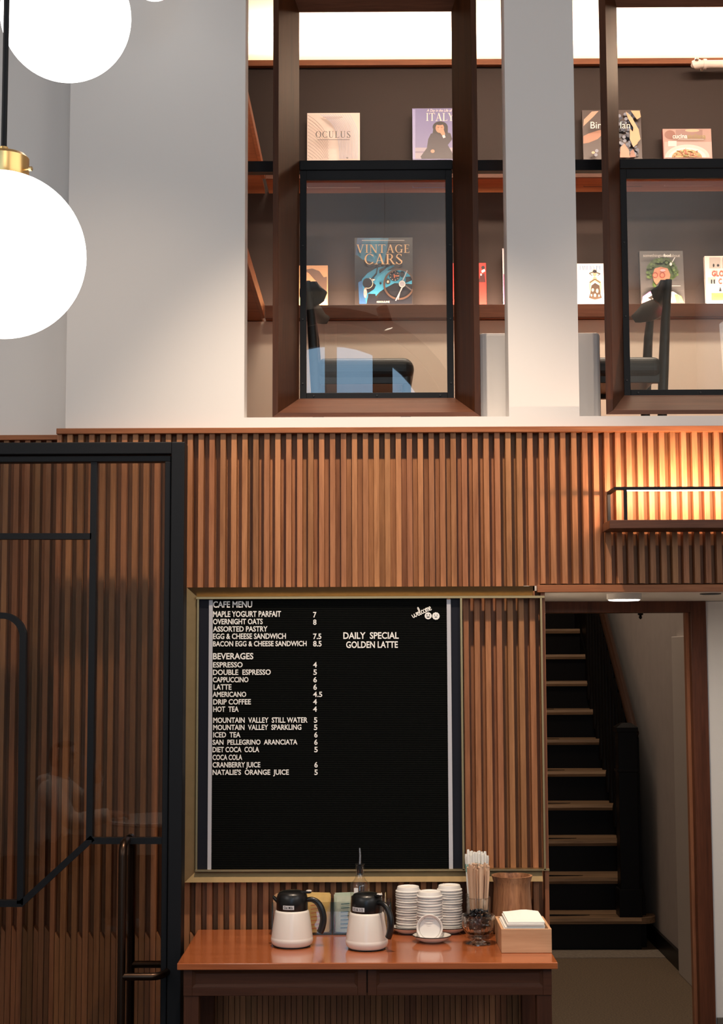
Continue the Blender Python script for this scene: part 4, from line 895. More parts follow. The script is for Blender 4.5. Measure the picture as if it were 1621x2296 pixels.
# ------------------------------------------------------------------ chairs on the mezzanine
def chair(label, X0, face):
    """back posts at x = X0, seat towards face"""
    s = face; t = thing('side_chair', label, 'chair', (X0+s*.2, 6.21, ZM)); ya, yb_ = 6.0, 6.42
    zs = 2.99; zt = 3.315
    for y in (ya, yb_):
        sg = 1 if y == ya else -1
        MB().tube([(X0+s*.02, y+.02*sg, ZM), (X0, y+.02*sg, zs-.05), (X0-s*.012, y+.022*sg, zs+.15), (X0-s*.03, y+.03*sg, zt-.015)], [.017, .021, .019, .014], 14).build('back_leg', mCHAIR, t, smooth=True)
        MB().tube([(X0+s*.37, y+.03*sg, ZM), (X0+s*.37, y+.03*sg, zs-.05)], [.014, .019], 14).build('front_leg', mCHAIR, t, smooth=True)
    m = MB(); n = 24; K = 10; vs = []; fs = []
    for i in range(n+1):
        u = -1+2*i/n; y = 6.21+u*.228; au = abs(u); xx = X0-s*.050+s*.085*au**2.3
        e_ = max(.0, 1-max(0, au-.86)/.14); e_ = .25+.75*math.sqrt(max(0, 1-(1-e_)**2))
        hgt = (.058-.014*au**2)*e_; th = .0125*(.5+.5*e_); zc_ = zt-.066+.004*au
        for k in range(K):
            a = 2*PI*k/K; vs.append((xx+th*math.cos(a)-s*.016*math.sin(a), y, zc_+hgt*math.sin(a)))
    for i in range(n):
        for k in range(K): fs.append((i*K+k, i*K+(k+1) % K, (i+1)*K+(k+1) % K, (i+1)*K+k))
    fs += [tuple(range(K)), tuple(n*K+k for k in reversed(range(K)))]
    m.add(vs, fs).build('backrest', mCHAIR, t, smooth=True)
    a, b_ = sorted((X0-s*.0, X0+s*.40))
    MB().box(a, b_, ya-.005, yb_+.005, zs-.098, zs-.006).build('seat', mSEAT, t, bevel=.043, seg=6)
    fr = MB(); a2, b2 = sorted((X0, X0+s*.375)); fr.box(a2, b2, ya+.01, ya+.035, zs-.115, zs-.058); fr.box(a2, b2, yb_-.035, yb_-.01, zs-.115, zs-.058); fr.box(X0+s*.36-.012, X0+s*.36+.012, ya+.03, yb_-.03, zs-.115, zs-.058)
    fr.build('seat_frame', mCHAIR, t, bevel=.003)
chair('black chair behind the glass left of the white pillar, back to the jamb', -.213, 1)
chair('black wooden chair behind the glass right of the white pillar, showing its curved backrest', 1.19, -1)

# ------------------------------------------------------------------ serif capitals for the book titles
def q4(x0, y0, x1, y1, w):
    """stroke whose horizontal width is w"""
    return [(x0-w/2, y0), (x0+w/2, y0), (x1+w/2, y1), (x1-w/2, y1)]
def bx(x0, y0, x1, y1): return [(x0, y0), (x1, y0), (x1, y1), (x0, y1)]
def rg(cx, cy, rx, ry, tx, ty, a0, a1, n=18):
    o = []
    for i in range(n):
        a, b_ = math.radians(a0+(a1-a0)*i/n), math.radians(a0+(a1-a0)*(i+1)/n)
        o.append([(cx+rx*math.cos(a), cy+ry*math.sin(a)), (cx+rx*math.cos(b_), cy+ry*math.sin(b_)), (cx+(rx-tx)*math.cos(b_), cy+(ry-ty)*math.sin(b_)), (cx+(rx-tx)*math.cos(a), cy+(ry-ty)*math.sin(a))])
    return o
def sf(x, y, w=.30): return bx(x-w/2, y, x+w/2, y+.045)
T, t_ = .13, .05
def ell(x0, w): return x0
GLY = {
 'I': (.34, lambda: [bx(.105, 0, .235, 1), sf(.17, 0), sf(.17, .955)]),
 'T': (.72, lambda: [bx(.295, 0, .425, 1), sf(.36, 0), bx(0, .95, .72, 1), bx(0, .80, .04, .95), bx(.68, .80, .72, .95)]),
 'A': (.80, lambda: [q4(.13, 0, .41, 1, .055), q4(.68, 0, .40, 1, .145), bx(.22, .33, .58, .375), sf(.13, 0, .26), sf(.68, 0, .28)]),
 'V': (.80, lambda: [q4(.40, 0, .13, 1, .145), q4(.41, 0, .68, 1, .055), sf(.13, .955, .28), sf(.68, .955, .26)]),
 'Y': (.76, lambda: [q4(.38, .42, .13, 1, .14), q4(.38, .42, .63, 1, .055), bx(.315, 0, .445, .46), sf(.38, 0), sf(.13, .955, .28), sf(.63, .955, .26)]),
 'L': (.62, lambda: [bx(.105, 0, .235, 1), sf(.17, .955), bx(.02, 0, .60, .05), bx(.56, 0, .60, .22)]),
 'E': (.62, lambda: [bx(.105, 0, .235, 1), bx(.02, 0, .58, .05), bx(.02, .95, .56, 1), bx(.2, .49, .46, .535), bx(.54, 0, .58, .2), bx(.52, .82, .56, 1), bx(.43, .41, .46, .61)]),
 'N': (.84, lambda: [bx(.11, 0, .165, 1), bx(.675, 0, .73, 1), q4(.70, 0, .14, 1, .15), sf(.13, 0, .24), sf(.08, .955, .2), sf(.70, .955, .24)]),
 'C': (.74, lambda: rg(.40, .5, .39, .51, .135, .05, 42, 318)+[bx(.66, .70, .70, .94), bx(.66, .06, .69, .26)]),
 'G': (.80, lambda: rg(.40, .5, .39, .51, .135, .05, 42, 330)+[bx(.62, .02, .74, .44), bx(.53, .41, .82, .45), bx(.66, .70, .70, .94)]),
 'O': (.82, lambda: rg(.41, .5, .40, .51, .135, .04, 0, 360, 28)),
 'U': (.78, lambda: [bx(.10, .30, .23, 1), bx(.60, .30, .65, 1), sf(.165, .955), sf(.625, .955, .24)]+rg(.375, .32, .275, .33, .13, .06, 180, 300)+rg(.375, .32, .275, .33, .06, .06, 300, 360)),
 'S': (.56, lambda: rg(.28, .735, .235, .27, .085, .05, 35, 200)+rg(.28, .26, .255, .27, .095, .05, -165, 20)+[[(.06, .64), (.16, .72), (.53, .33), (.43, .24)], bx(.43, .78, .47, .98), bx(.04, .02, .075, .24)]),
 'R': (.74, lambda: [bx(.105, 0, .235, 1), sf(.17, 0), bx(.02, .955, .36, 1), bx(.2, .47, .36, .515)]+rg(.34, .735, .25, .265, .12, .045, -90, 90)+[q4(.66, 0, .38, .5, .14), sf(.68, 0, .18)]),
 'P': (.66, lambda: [bx(.105, 0, .235, 1), sf(.17, 0), bx(.02, .955, .36, 1), bx(.2, .44, .36, .485)]+rg(.34, .72, .26, .28, .12, .045, -90, 90)),
 'M': (.96, lambda: [bx(.11, 0, .165, 1), bx(.74, 0, .87, 1), q4(.46, 0, .16, 1, .14), q4(.47, 0, .76, 1, .05), sf(.13, 0, .24), sf(.805, 0, .28), sf(.11, .955, .22), sf(.83, .955, .24)]),
}
def serif(word, sp=.10):
    out = []; x = 0
    for ch in word:
        w_, f = GLY[ch]
        for p in f(): out.append([(x+a, b_) for a, b_ in p])
        x += w_+sp
    x -= sp
    return [[(a/x, b_) for a, b_ in p] for p in out]

# ------------------------------------------------------------------ books standing on the lit shelves
_pm = {}
def pc(r, g, b_, rough=.35):
    k = (r, g, b_)
    if k not in _pm: _pm[k] = plain('cover_colour', (r, g, b_), rough)
    return _pm[k]
class Book:
    def __init__(s, label, px0, px1, pyt, zs, cover, thick=.028, lean=5, pyref=None, Yb=7.875, spine=None, grp=None):
        s.N = Vector((0, -math.cos(math.radians(lean)), math.sin(math.radians(lean)))); s.V = Vector((0, math.sin(math.radians(lean)), math.cos(math.radians(lean)))); s.U = Vector((1, 0, 0))
        s.P0 = Vector((0, Yb, zs)); yr = pyref or pyt+60
        a, b_, c = hit(px0, yr, s.P0, s.N), hit(px1, yr, s.P0, s.N), hit((px0+px1)/2, pyt, s.P0, s.N)
        s.x0, s.x1 = a.x, b_.x; h = (c-s.P0).dot(s.V); w_ = s.x1-s.x0
        s.t = thing('book', label, 'book', ((s.x0+s.x1)/2, Yb+.02, zs), grp)
        O = Vector((s.x0, Yb, zs+.0008)); D = -s.N
        B = lambda m, u0, u1, v0, v1, d0, d1: m.hexa([O+s.U*u0+s.V*v0+D*d1*1+Vector() if False else O+s.U*u+s.V*v+D*d for v in (v0, v1) for (u, d) in ((u0, d0), (u1, d0), (u1, d1), (u0, d1))])
        m = MB(); B(m, 0, w_, 0, h, 0, .003); B(m, 0, w_, 0, h, thick-.003, thick); B(m, 0, .003, 0, h, .003, thick-.003)
        s.c = m.build('cover', cover, s.t, bevel=.0008)
        m = MB(); B(m, .0032, w_-.004, .003, h-.004, .0031, thick-.0031); m.build('pages', mPAPER, s.t)
        if spine is not None:
            m = MB(); B(m, -.0006, -.0001, .001, h-.001, .0015, thick-.0015); m.build('spine_band', spine, s.t)
        s.k = 0
    def q(s, px, py, k): return hit(px, py, s.P0+s.N*(.0003+.00022*k), s.N)
    def art(s, shapes, name='picture'):
        """shapes: (colour material, outline in the cover's plane), laid one over the next"""
        mats = []; mb = MB()
        for mt, pts in shapes:
            if mt not in mats: mats.append(mt)
            s.k += 1; P = [s.q(x, y, s.k) for x, y in pts]
            P = [Vector((min(max(p.x, s.x0+.0005), s.x1-.0005), p.y, p.z)) for p in P]
            mb.poly(P, mats.index(mt))
        return mb.build(name, mats, s.t)
    def serif(s, word, x0, x1, y0, y1, mt, sp=.10, name='title'):
        s.k += 1; mb = MB()
        for i, p in enumerate(serif(word, sp)): mb.poly([s.q(x0+u*(x1-x0), y1-v*(y1-y0), s.k+.04*i) for u, v in p])
        s.k += 2; return mb.build(name, mt, s.t)
    def text(s, word, x0, x1, y0, y1, mt, bold=0, shear=0, name='title'):
        s.k += 1; vs, fs = flat_text(word, bold, shear); mb = MB()
        mb.add([s.q(x0+u*(x1-x0), y1-v*(y1-y0), s.k) for u, v in vs], fs); return mb.build(name, mt, s.t)
def el(cx, cy, rx, ry, a0=0, a1=360, n=22): return arc(cx, cy, rx, ry, a0, a1, n)[:-1 if abs(a1-a0) == 360 else None]
def rect(x0, y0, x1, y1): return [(x0, y0), (x1, y0), (x1, y1), (x0, y1)]
def line(x0, y0, x1, y1, w_):
    d = math.hypot(x1-x0, y1-y0); nx, ny = -(y1-y0)/d*w_/2, (x1-x0)/d*w_/2
    return [(x0+nx, y0+ny), (x1+nx, y1+ny), (x1-nx, y1-ny), (x0-nx, y0-ny)]
def ringp(cx, cy, r, w_, n=28):
    o = []
    for i in range(n):
        a, b_ = 2*PI*i/n, 2*PI*(i+1)/n
        o.append([(cx+r*math.cos(a), cy+r*math.sin(a)), (cx+r*math.cos(b_), cy+r*math.sin(b_)), (cx+(r-w_)*math.cos(b_), cy+(r-w_)*math.sin(b_)), (cx+(r-w_)*math.cos(a), cy+(r-w_)*math.sin(a))])
    return o
GU, GLO_ = 'books on the upper mezzanine shelf', 'books on the lower mezzanine shelf'
cINK = pc(.02, .016, .014); cWHT = pc(.80, .76, .70); cSKIN = pc(.55, .27, .17); cBLK = pc(.008, .008, .012)
# pale cover with curved lines
b = Book('pale book titled OCULUS, covered in fine curving lines, on the upper shelf', 688.5, 807, 253.5, ZB2, pc(.80, .70, .63), grp=GU)
sh = []
cl1, cl2 = pc(.40, .30, .27), pc(.50, .52, .66)
for i in range(15):
    y = 262+i*7.5; x1 = 690+min(58, (i+1)*6.5)
    p = catmull([(690, y-4, 0), (706, y+7, 0), (724, y+26, 0), (736, y+50, 0)], 4); p = [(v.x, v.y) for v in p if v.y < 358]
    for (xa, ya), (xb_, yb_) in zip(p, p[1:]): sh.append((cl1, line(xa, ya, xb_, yb_, .9)))
for i in range(13):
    p = catmull([(718+i*5.5, 256, 0), (744+i*4.6, 276+i*1.0, 0), (758+i*3.7, 310, 0), (762+i*3.2, 356, 0)], 4)
    for a, c in zip(p, p[1:]): sh.append((cl2, line(a.x, a.y, c.x, c.y, 1.2)))
k0 = b.k; b.art(sh); b.k = k0+3
b.N_ = 0
for s_ in (1,): b.k = len(sh)+2
b.serif('OCULUS', 707.5, 786, 294, 309, cINK, .14)
b.art([(cINK, rect(712, 312.5, 784, 313.6)), (cl1, rect(724, 262, 768, 263.2)), (cl1, rect(731, 265.6, 762, 266.6)), (cINK, [(775, 353), (781, 353), (779, 356)])], 'small_print')
# violet cover, child in a dark coat
b = Book('violet book titled ITALY with a child in a dark coat, on the upper shelf', 924.5, 1046, 243, ZB2, pc(.20, .20, .42), spine=cBLK, thick=.034, grp=GU)
sk, ct_ = cSKIN, pc(.022, .018, .032)
b.art([(pc(.34, .35, .62), rect(925, 245, 931, 356)), (pc(.36, .33, .42), rect(931, 331, 1045, 356)), (pc(.22, .20, .30), rect(931, 339, 1045, 343)),
  (ct_, [(966, 300), (976, 296), (1000, 296), (1010, 299), (1014, 312), (1004, 325), (1018, 350), (1016, 356), (945, 356), (943, 351), (957, 332), (960, 312)]),
  (cBLK, el(987, 285, 17, 13)), (cBLK, [(972, 284), (1004, 284), (1004, 299), (990, 303), (970, 298)]), (sk, el(986, 287, 9.5, 11)), (cBLK, el(986, 276.5, 10, 4)),
  (sk, [(984, 294), (995, 291), (998, 300), (996, 308), (990, 302)]), (pc(.65, .6, .66), [(991, 304), (997, 302), (999, 308), (994, 310)]), (sk, el(970, 339, 4.5, 4)), (cINK, line(981, 285.5, 984, 285.5, 1.2)), (cINK, line(989, 285.5, 992, 285.5, 1.2)), (pc(.6, .35, .28), el(986, 289, 1.4, 2))])
b.serif('ITALY', 955, 1018, 253.5, 271, cWHT, .06)
b.text('A Day in the Life of', 957, 1014, 244.5, 252.5, cWHT, .006, .25, 'subtitle')
# grape harvest
b = Book('book with dark grapes and hands on its cover behind the wooden post, upper shelf', 1306.5, 1438.5, 247, ZB2, pc(.06, .04, .035), grp=GU, thick=.032)
rs = random.Random(3); sh = []; gr = [pc(.035, .05, .085), pc(.085, .11, .17), pc(.018, .02, .035), pc(.20, .23, .30)]; tn = pc(.62, .40, .22)
sh += [(pc(.50, .32, .22), [(1308, 283), (1309, 268), (1327, 250), (1342, 249), (1330, 262)]), (pc(.42, .20, .12), [(1308, 305), (1320, 299), (1342, 292), (1356, 290), (1352, 300), (1340, 312), (1320, 320), (1308, 322)])]
for _ in range(170):
    x, y = rs.uniform(1362, 1432), rs.uniform(252, 350)
    sh.append((gr[rs.randrange(4)], el(x, y, 3.9, 3.9, n=9)))
for q in ([(1403, 250), (1416, 262), (1432, 290), (1436, 312), (1428, 322), (1418, 304), (1420, 286), (1408, 266)], [(1414, 248), (1434, 248), (1437, 262), (1428, 268)], [(1412, 288), (1424, 300), (1430, 322), (1420, 330), (1412, 312)]): sh.append((tn, q))
sh += [(cSKIN, [(1391, 330), (1400, 322), (1410, 336), (1413, 353), (1390, 353)]), (pc(.30, .13, .08), [(1413, 340), (1420, 334), (1426, 352), (1413, 353)]), (tn, el(1330, 342, 4, 3, n=8)), (gr[3], el(1338, 338, 4, 4, n=8)), (gr[3], el(1336, 347, 4, 4, n=8))]
b.art(sh)
b.text('Bin', 1324, 1349, 273, 288, cWHT, .0); b.text('lan', 1391, 1413, 273, 288, cWHT, .0)
# pasta plate
b = Book('low cookbook titled cucina siciliana showing a plate of pasta, on the upper shelf', 1488, 1597, 289, ZB2, pc(.42, .26, .22), spine=pc(.35, .05, .05), grp=GU)
rs = random.Random(5)
sh = [(pc(.30, .17, .15), rect(1515, 291, 1575, 310)), (pc(.55, .36, .33), rect(1490, 318, 1596, 353)), (pc(.25, .10, .07), el(1502, 302, 12, 10)), (pc(.62, .40, .26), el(1552, 292.5, 16, 3.5)), (pc(.70, .62, .62), rect(1498, 316, 1517, 328)), (pc(.72, .58, .55), el(1541, 353, 50, 29, 180, 360)), (pc(.82, .72, .70), el(1541, 353, 42, 22, 180, 360)), (pc(.55, .33, .12), el(1540, 353, 34, 18, 180, 360))]
for _ in range(60):
    a, r_ = rs.uniform(190, 350), rs.uniform(.2, 1); x, y = 1540+32*r_*math.cos(math.radians(a)), 352+17*r_*math.sin(math.radians(a)); d = rs.uniform(0, 6)
    sh.append((rs.choice([pc(.68, .44, .14), pc(.20, .24, .05), pc(.42, .08, .04), pc(.75, .55, .28)]), line(x, y, x+6*math.cos(d), y+3*math.sin(d), 1.8)))
b.art(sh); b.text('cucina', 1508, 1541, 300.5, 310.5, cWHT, .02); b.text('siciliana', 1541.5, 1582, 300, 310.5, pc(.30, .24, .06), .01); b.art([(cWHT, rect(1520, 312, 1578, 312.8))], 'small_print')
# tan cover with a dark arch
b = Book('tan book with a dark arch on its cover behind the black chair back', 640, 735, 595.5, ZB1, pc(.46, .25, .125), grp=GLO_)
b.art([(pc(.13, .075, .05), [(678, 606), (700, 602), (716, 608), (726, 622), (733, 620), (733, 655), (716, 645), (708, 630), (692, 612)]), (cWHT, rect(721, 656, 729, 661)), (cWHT, rect(721, 664, 729, 668.5)), (pc(.72, .5, .3), rect(712, 671, 731, 681)), (pc(.6, .42, .24), rect(717, 600.5, 731, 601.3))])
# old car cockpit
b = Book('large dark book titled VINTAGE CARS with a blue racing car cockpit, on the lower shelf', 795, 926, 533, ZB1, pc(.020, .014, .012), thick=.045, lean=4, pyref=620, grp=GLO_)
bl, bl2, bl3, dk, gd_ = pc(.020, .12, .20), pc(.03, .18, .28), pc(.02, .06, .14), cBLK, pc(.52, .32, .15)
Q = lambda x, y: (760+x/8.105, 510+y/8.105)
def qq(*p): return [Q(x, y) for x, y in p]
sh = [(bl3, qq((330, 190), (800, 185), (700, 300), (620, 560), (300, 500))), (bl, qq((460, 200), (900, 195), (860, 470), (820, 640), (700, 660), (420, 580), (330, 500))), (bl2, qq((560, 195), (760, 195), (700, 420), (640, 600), (600, 480))),
  (dk, qq((295, 540), (420, 590), (500, 680), (720, 700), (560, 800), (430, 920), (300, 1150))), (bl, qq((420, 940), (520, 830), (690, 730), (980, 680), (1010, 700), (850, 800), (760, 900), (640, 1150), (520, 1280), (500, 1390), (400, 1390), (360, 1200))),
  (bl2, qq((560, 1190), (700, 900), (860, 790), (1100, 745), (1250, 800), (1325, 890), (1325, 1030), (1010, 1010), (860, 1090), (740, 1170), (660, 1260))), (bl3, qq((350, 1000), (420, 960), (440, 1150), (500, 1390), (370, 1390))),
  (dk, qq((1210, 900), (1325, 890), (1325, 960), (1210, 1010))), (dk, qq((620, 1000), (670, 1050), (640, 1120), (520, 1200), (500, 1100))), (dk, qq((530, 1210), (660, 1210), (700, 1390), (520, 1390))), (dk, qq((620, 1390), (800, 1140), (1000, 1030), (1325, 1060), (1325, 1390))),
  (dk, qq((730, 770), (860, 700), (990, 680), (880, 720), (735, 840))), (dk, el(*Q(513, 1015), 10.3, 11, 0, 360)), (pc(.62, .42, .28), el(*Q(525, 1010), 11.6, 12.3, -70, 120, 16)+el(*Q(525, 1010), 10.4, 11.2, -70, 120, 16)[::-1]), (dk, el(*Q(513, 1012), 10.2, 10.8)),
  (dk, qq((690, 720), (712, 720), (690, 850), (600, 950), (580, 940), (670, 830))), (dk, qq((725, 660), (755, 660), (750, 720), (725, 720))), (pc(.55, .40, .35), qq((600, 940), (660, 940), (630, 970))), (pc(.55, .16, .12), el(*Q(478, 1190), 3.6, 11, n=14)), (pc(.6, .38, .3), el(*Q(472, 1195), 2.3, 9, n=14)), (pc(.45, .12, .1), el(*Q(472, 1195), 1.3, 6, n=12)),
  (dk, el(*Q(1010, 880), 12.0, 12.0)), (dk, el(*Q(1150, 850), 5.5, 6.5)), (pc(.02, .03, .03), el(*Q(890, 985), 5.5, 6))]
for a in range(0, 360, 40): sh.append((pc(.55, .45, .35), el(*Q(1010+78*math.cos(math.radians(a)), 880+78*math.sin(math.radians(a))), .9, .9, n=6)))
sh += [(pc(.6, .14, .05), line(*Q(1020, 880), *Q(1080, 880), 1.6)), (pc(.6, .14, .05), line(*Q(1000, 850), *Q(1010, 920), 1.2)), (pc(.42, .3, .22), el(*Q(890, 985), 2.5, 3, n=8)), (dk, el(*Q(755, 1015), 2.6, 3, n=8))]
for qd in ringp(*Q(1090, 1030), 35.3, 4.2, 40):
    sh.append((pc(.055, .03, .02), [(min(x, 925.5), 510+(y-510)*1.0+ (y-637)*.18 if False else y) for x, y in qd]))
sh += [(pc(.28, .27, .27), line(*Q(1150, 1090), *Q(1030, 1330), 2.2)), (pc(.2, .19, .19), line(*Q(1130, 1100), *Q(1075, 1310), 1.6)), (pc(.25, .24, .25), line(*Q(1160, 960), *Q(1240, 780), 2.0)), (pc(.06, .05, .05), line(*Q(1190, 1040), *Q(1320, 1140), 2.5)), (pc(.45, .40, .36), el(*Q(1148, 1028), 7.2, 7.6)), (pc(.20, .20, .22), el(*Q(1148, 1028), 6, 6.4)), (pc(.45, .38, .32), rect(*Q(415, 230), *Q(1190, 240)))]
b.art(sh)
b.serif('VINTAGE', *[Q(v, 0)[0] for v in (318, 1285)], Q(0, 310)[1], Q(0, 460)[1], gd_, .10); b.serif('CARS', *[Q(v, 0)[0] for v in (462, 1158)], Q(0, 480)[1], Q(0, 668)[1], gd_, .06)
b.text('ASSOULINE', Q(682, 0)[0], Q(920, 0)[0], Q(0, 1335)[1], Q(0, 1368)[1], pc(.42, .38, .30), .0, name='imprint')
# red spine, dark spine, white fashion cover
b = Book('red book beside the wooden post, part hidden left of the white pillar, lower shelf', 1012, 1090.5, 590, ZB1, pc(.55, .025, .018), grp=GLO_)
b.art([(pc(.05, .01, .01), [(1073, 633), (1089, 633), (1086, 612), (1076, 618)]), (cWHT, [(1079, 607), (1086, 603), (1088, 608), (1081, 612)]), (cBLK, el(1083, 600, 4, 4)), (cWHT, rect(1077, 613.5, 1080, 618))])
b = Book('thick dark book with a pink cover cut by the white pillar, lower shelf', 1127, 1206, 557, ZB1, pc(.46, .40, .42), spine=cBLK, thick=.055, grp=GLO_)
b.art([(pc(.45, .10, .20), rect(1128, 615, 1205, 682)), (pc(.55, .48, .50), rect(1128, 560, 1132, 612))])
m = MB(); O = b.P0; 
for i in range(16): 
    z = ZB1+.05+i*.0155; m.box(b.x0-.0012, b.x0-.0007, 7.865+.02*(z-ZB1), 7.872+.02*(z-ZB1), z, z+.010)
m.build('spine_lettering', cWHT, b.t)
b = Book('white fashion book titled EMILIO PU at the right edge of the white pillar, lower shelf', 1284, 1398, 591, ZB1, pc(.80, .70, .63), thick=.03, grp=GLO_)
b.serif('EMILIO', 1299, 1332, 596, 605.5, pc(.06, .14, .34), .10); b.serif('PU', 1336, 1350.5, 596, 605.5, pc(.06, .14, .34), .10)
dr = pc(.045, .03, .02); 
b.art([(cSKIN, [(1330, 622), (1337, 622), (1339, 627), (1347, 631), (1350, 648), (1346, 660), (1348, 678), (1321, 678), (1324, 660), (1320, 648), (1322, 631), (1329, 627)]), (cWHT, [(1325, 636), (1333, 630), (1343, 636), (1344, 644), (1325, 644)]), (dr, [(1326, 640), (1334, 634), (1344, 640), (1347, 660), (1350, 668), (1334, 672), (1320, 668), (1324, 655)]), (dr, line(1322, 634, 1334, 626, 1.8)), (dr, line(1334, 626, 1346, 634, 1.8)), (cSKIN, el(1333.5, 614, 4.2, 6)), (cBLK, el(1333.5, 608.5, 4.6, 3.5)), (cBLK, line(1321, 613, 1330, 610, 1.8)), (cBLK, line(1337, 611, 1346, 614, 1.8)), (cBLK, line(1322, 614, 1328, 618, 1.4)), (cBLK, line(1340, 618, 1346, 614, 1.4)), (pc(.30, .26, .2), el(1329, 650, 3, 4, n=10)), (pc(.30, .26, .2), el(1339, 652, 3, 5, n=10)), (pc(.25, .22, .17), el(1334, 662, 3, 4, n=10)), (pc(.3, .26, .2), el(1326, 662, 2, 3, n=8)), (pc(.3, .26, .2), el(1343, 663, 2, 3, n=8))])
# portrait with leafy green hair
b = Book('grey book, face under leafy green hair, behind the chair back', 1435.5, 1533.5, 563, ZB1, pc(.075, .07, .068), thick=.035, spine=cINK, grp=GLO_)
rs = random.Random(9); gn = [pc(.05, .09, .02), pc(.09, .15, .035), pc(.03, .055, .012)]
sh = [(gn[0], [(1452, 616), (1450, 598), (1460, 584), (1482, 577), (1504, 583), (1518, 598), (1520, 616), (1508, 628), (1492, 632), (1470, 650), (1462, 640), (1466, 625)])]
for _ in range(70):
    a, r_ = rs.uniform(150, 385), rs.uniform(.72, 1.02); sh.append((rs.choice(gn), el(1485+34*r_*math.cos(math.radians(a)), 609+30*r_*math.sin(math.radians(a)), 3.4, 3.2, n=7)))
sh += [(pc(.42, .17, .10), [(1463, 616), (1468, 602), (1482, 598), (1497, 602), (1503, 616), (1499, 634), (1488, 646), (1474, 642), (1466, 630)]), (pc(.30, .08, .05), ringp(1469, 617, 5, 1.2)[0])]
for cx_ in (1469, 1485): sh += [(pc(.22, .03, .02), p) for p in ringp(cx_, 617, 6.5, 1.6, 12)]
sh += [(pc(.55, .30, .32), el(1486, 606, 6, 3)), (gn[1], [(1464, 634), (1472, 650), (1486, 650), (1480, 640), (1470, 640)]), (pc(.60, .50, .45), [(1437, 678), (1442, 665), (1456, 655), (1480, 652), (1510, 654), (1526, 664), (1533, 678)]), (pc(.40, .16, .38), [(1437, 678), (1441, 665), (1456, 654), (1474, 652), (1456, 660), (1445, 678)]), (pc(.70, .55, .10), [(1518, 678), (1516, 660), (1527, 664), (1533, 678)]), (pc(.25, .32, .08), [(1512, 660), (1520, 660), (1524, 678), (1516, 678)]), (cINK, [(1452, 668), (1466, 660), (1474, 662), (1460, 672)]), (pc(.7, .7, .68), line(1513, 577, 1507, 588, 1.4)), (pc(.6, .6, .6), el(1504, 592, 3, 4, n=8)), (pc(.5, .5, .5), rect(1506, 640.5, 1526, 641.3))]
b.art(sh); b.text('somethingto', 1442, 1487, 569.5, 578, pc(.5, .47, .42), .0); b.text('food', 1487.6, 1504, 569.3, 576, cWHT, .035); b.text('about', 1504.6, 1524.5, 569.5, 576.2, pc(.5, .47, .42), .0)
# grid cover
b = Book('white book with red letters GLO and grey photo squares at the frame edge, lower shelf', 1582, 1690, 574, ZB1, pc(.74, .66, .60), thick=.03, grp=GLO_)
gy_ = pc(.42, .38, .35); rd = pc(.50, .06, .03)
b.art([(gy_, rect(1590, 577, 1616, 602)), (gy_, rect(1618, 577, 1660, 602)), (gy_, rect(1587, 622, 1605, 637)), (gy_, rect(1588, 640, 1604, 655)), (gy_, rect(1607, 640, 1660, 655)), (pc(.62, .42, .06), rect(1595, 657, 1690, 673.5)), (cBLK, el(1600, 595, 2, 4, n=8)), (cBLK, el(1610, 595, 3, 3, n=8)), (cBLK, rect(1594, 627, 1597, 636)), (cBLK, rect(1600, 627, 1603, 636)), (cBLK, [(1612, 653), (1615, 643), (1618, 653)]), (pc(.30, .2, .05), rect(1602, 663, 1630, 667))])
b.text('GLO', 1596, 1623, 607, 620, rd, .03); b.text('C', 1611, 1619, 625, 637, rd, .03)
# books facing sideways on the left shelves
def side_book(label, y0, y1, h, zs, cov, page, grp):
    t = thing('book', label, 'book', (-.60, (y0+y1)/2, zs), grp); ln = .10; d = .03
    P = lambda k, y, v: Vector((-.585-k-ln*v, y, zs+.0008+v))
    def slab(m, k0, k1, ya, yb_, v0, v1): m.hexa([P(k0, ya, v0), P(k0, yb_, v0), P(k1, yb_, v0), P(k1, ya, v0), P(k0, ya, v1), P(k0, yb_, v1), P(k1, yb_, v1), P(k1, ya, v1)])
    m = MB(); slab(m, 0, .003, y0, y1, 0, h); slab(m, d-.003, d, y0, y1, 0, h); slab(m, .003, d-.003, y0, y0+.003, 0, h); m.build('cover', cov, t)
    m = MB(); slab(m, .0031, d-.0031, y0+.0031, y1-.003, .002, h-.003); m.build('pages', mPAPER, t)
    m = MB(); slab(m, -.0006, -.0002, y0+.02, y1-.02, h*.2, h*.5); m.build('picture', page, t)
side_book('red book facing sideways on the lower side shelf at the opening edge', 6.75, 7.02, .40, ZB1, pc(.55, .04, .03), pc(.70, .45, .42), None)
side_book('pale book facing sideways on the upper side shelf at the opening edge', 6.80, 7.02, .30, ZB2, pc(.60, .48, .42), pc(.45, .32, .26), None)

# ------------------------------------------------------------------ guest at a small table, mirrored in the glass door
def skinned(name, nodes, edges, mat, parent, off, lv=2):
    """one smooth surface grown over a skeleton: nodes {key: ((x, y, z), radius)}"""
    ks = list(nodes); me = bpy.data.meshes.new(name)
    me.from_pydata([tuple(Vector(nodes[k][0])+off-wloc(parent)) for k in ks], [(ks.index(p), ks.index(q)) for p, q in edges], [])
    o = bpy.data.objects.new(name, me); C.objects.link(o); o.parent = parent; WL[o.name] = wloc(parent)
    o.modifiers.new('skin', 'SKIN'); sk_ = me.skin_vertices[0].data
    for i, k in enumerate(ks):
        r = nodes[k][1]; sk_[i].radius = r if isinstance(r, tuple) else (r, r); sk_[i].use_root = (i == 0)
    s = o.modifiers.new('smooth', 'SUBSURF'); s.levels = lv; s.render_levels = lv
    me.materials.append(mat); o.modifiers['skin'].use_smooth_shade = True; return o
GX, GY = -2.09, .42; off = Vector((GX, GY, 0))
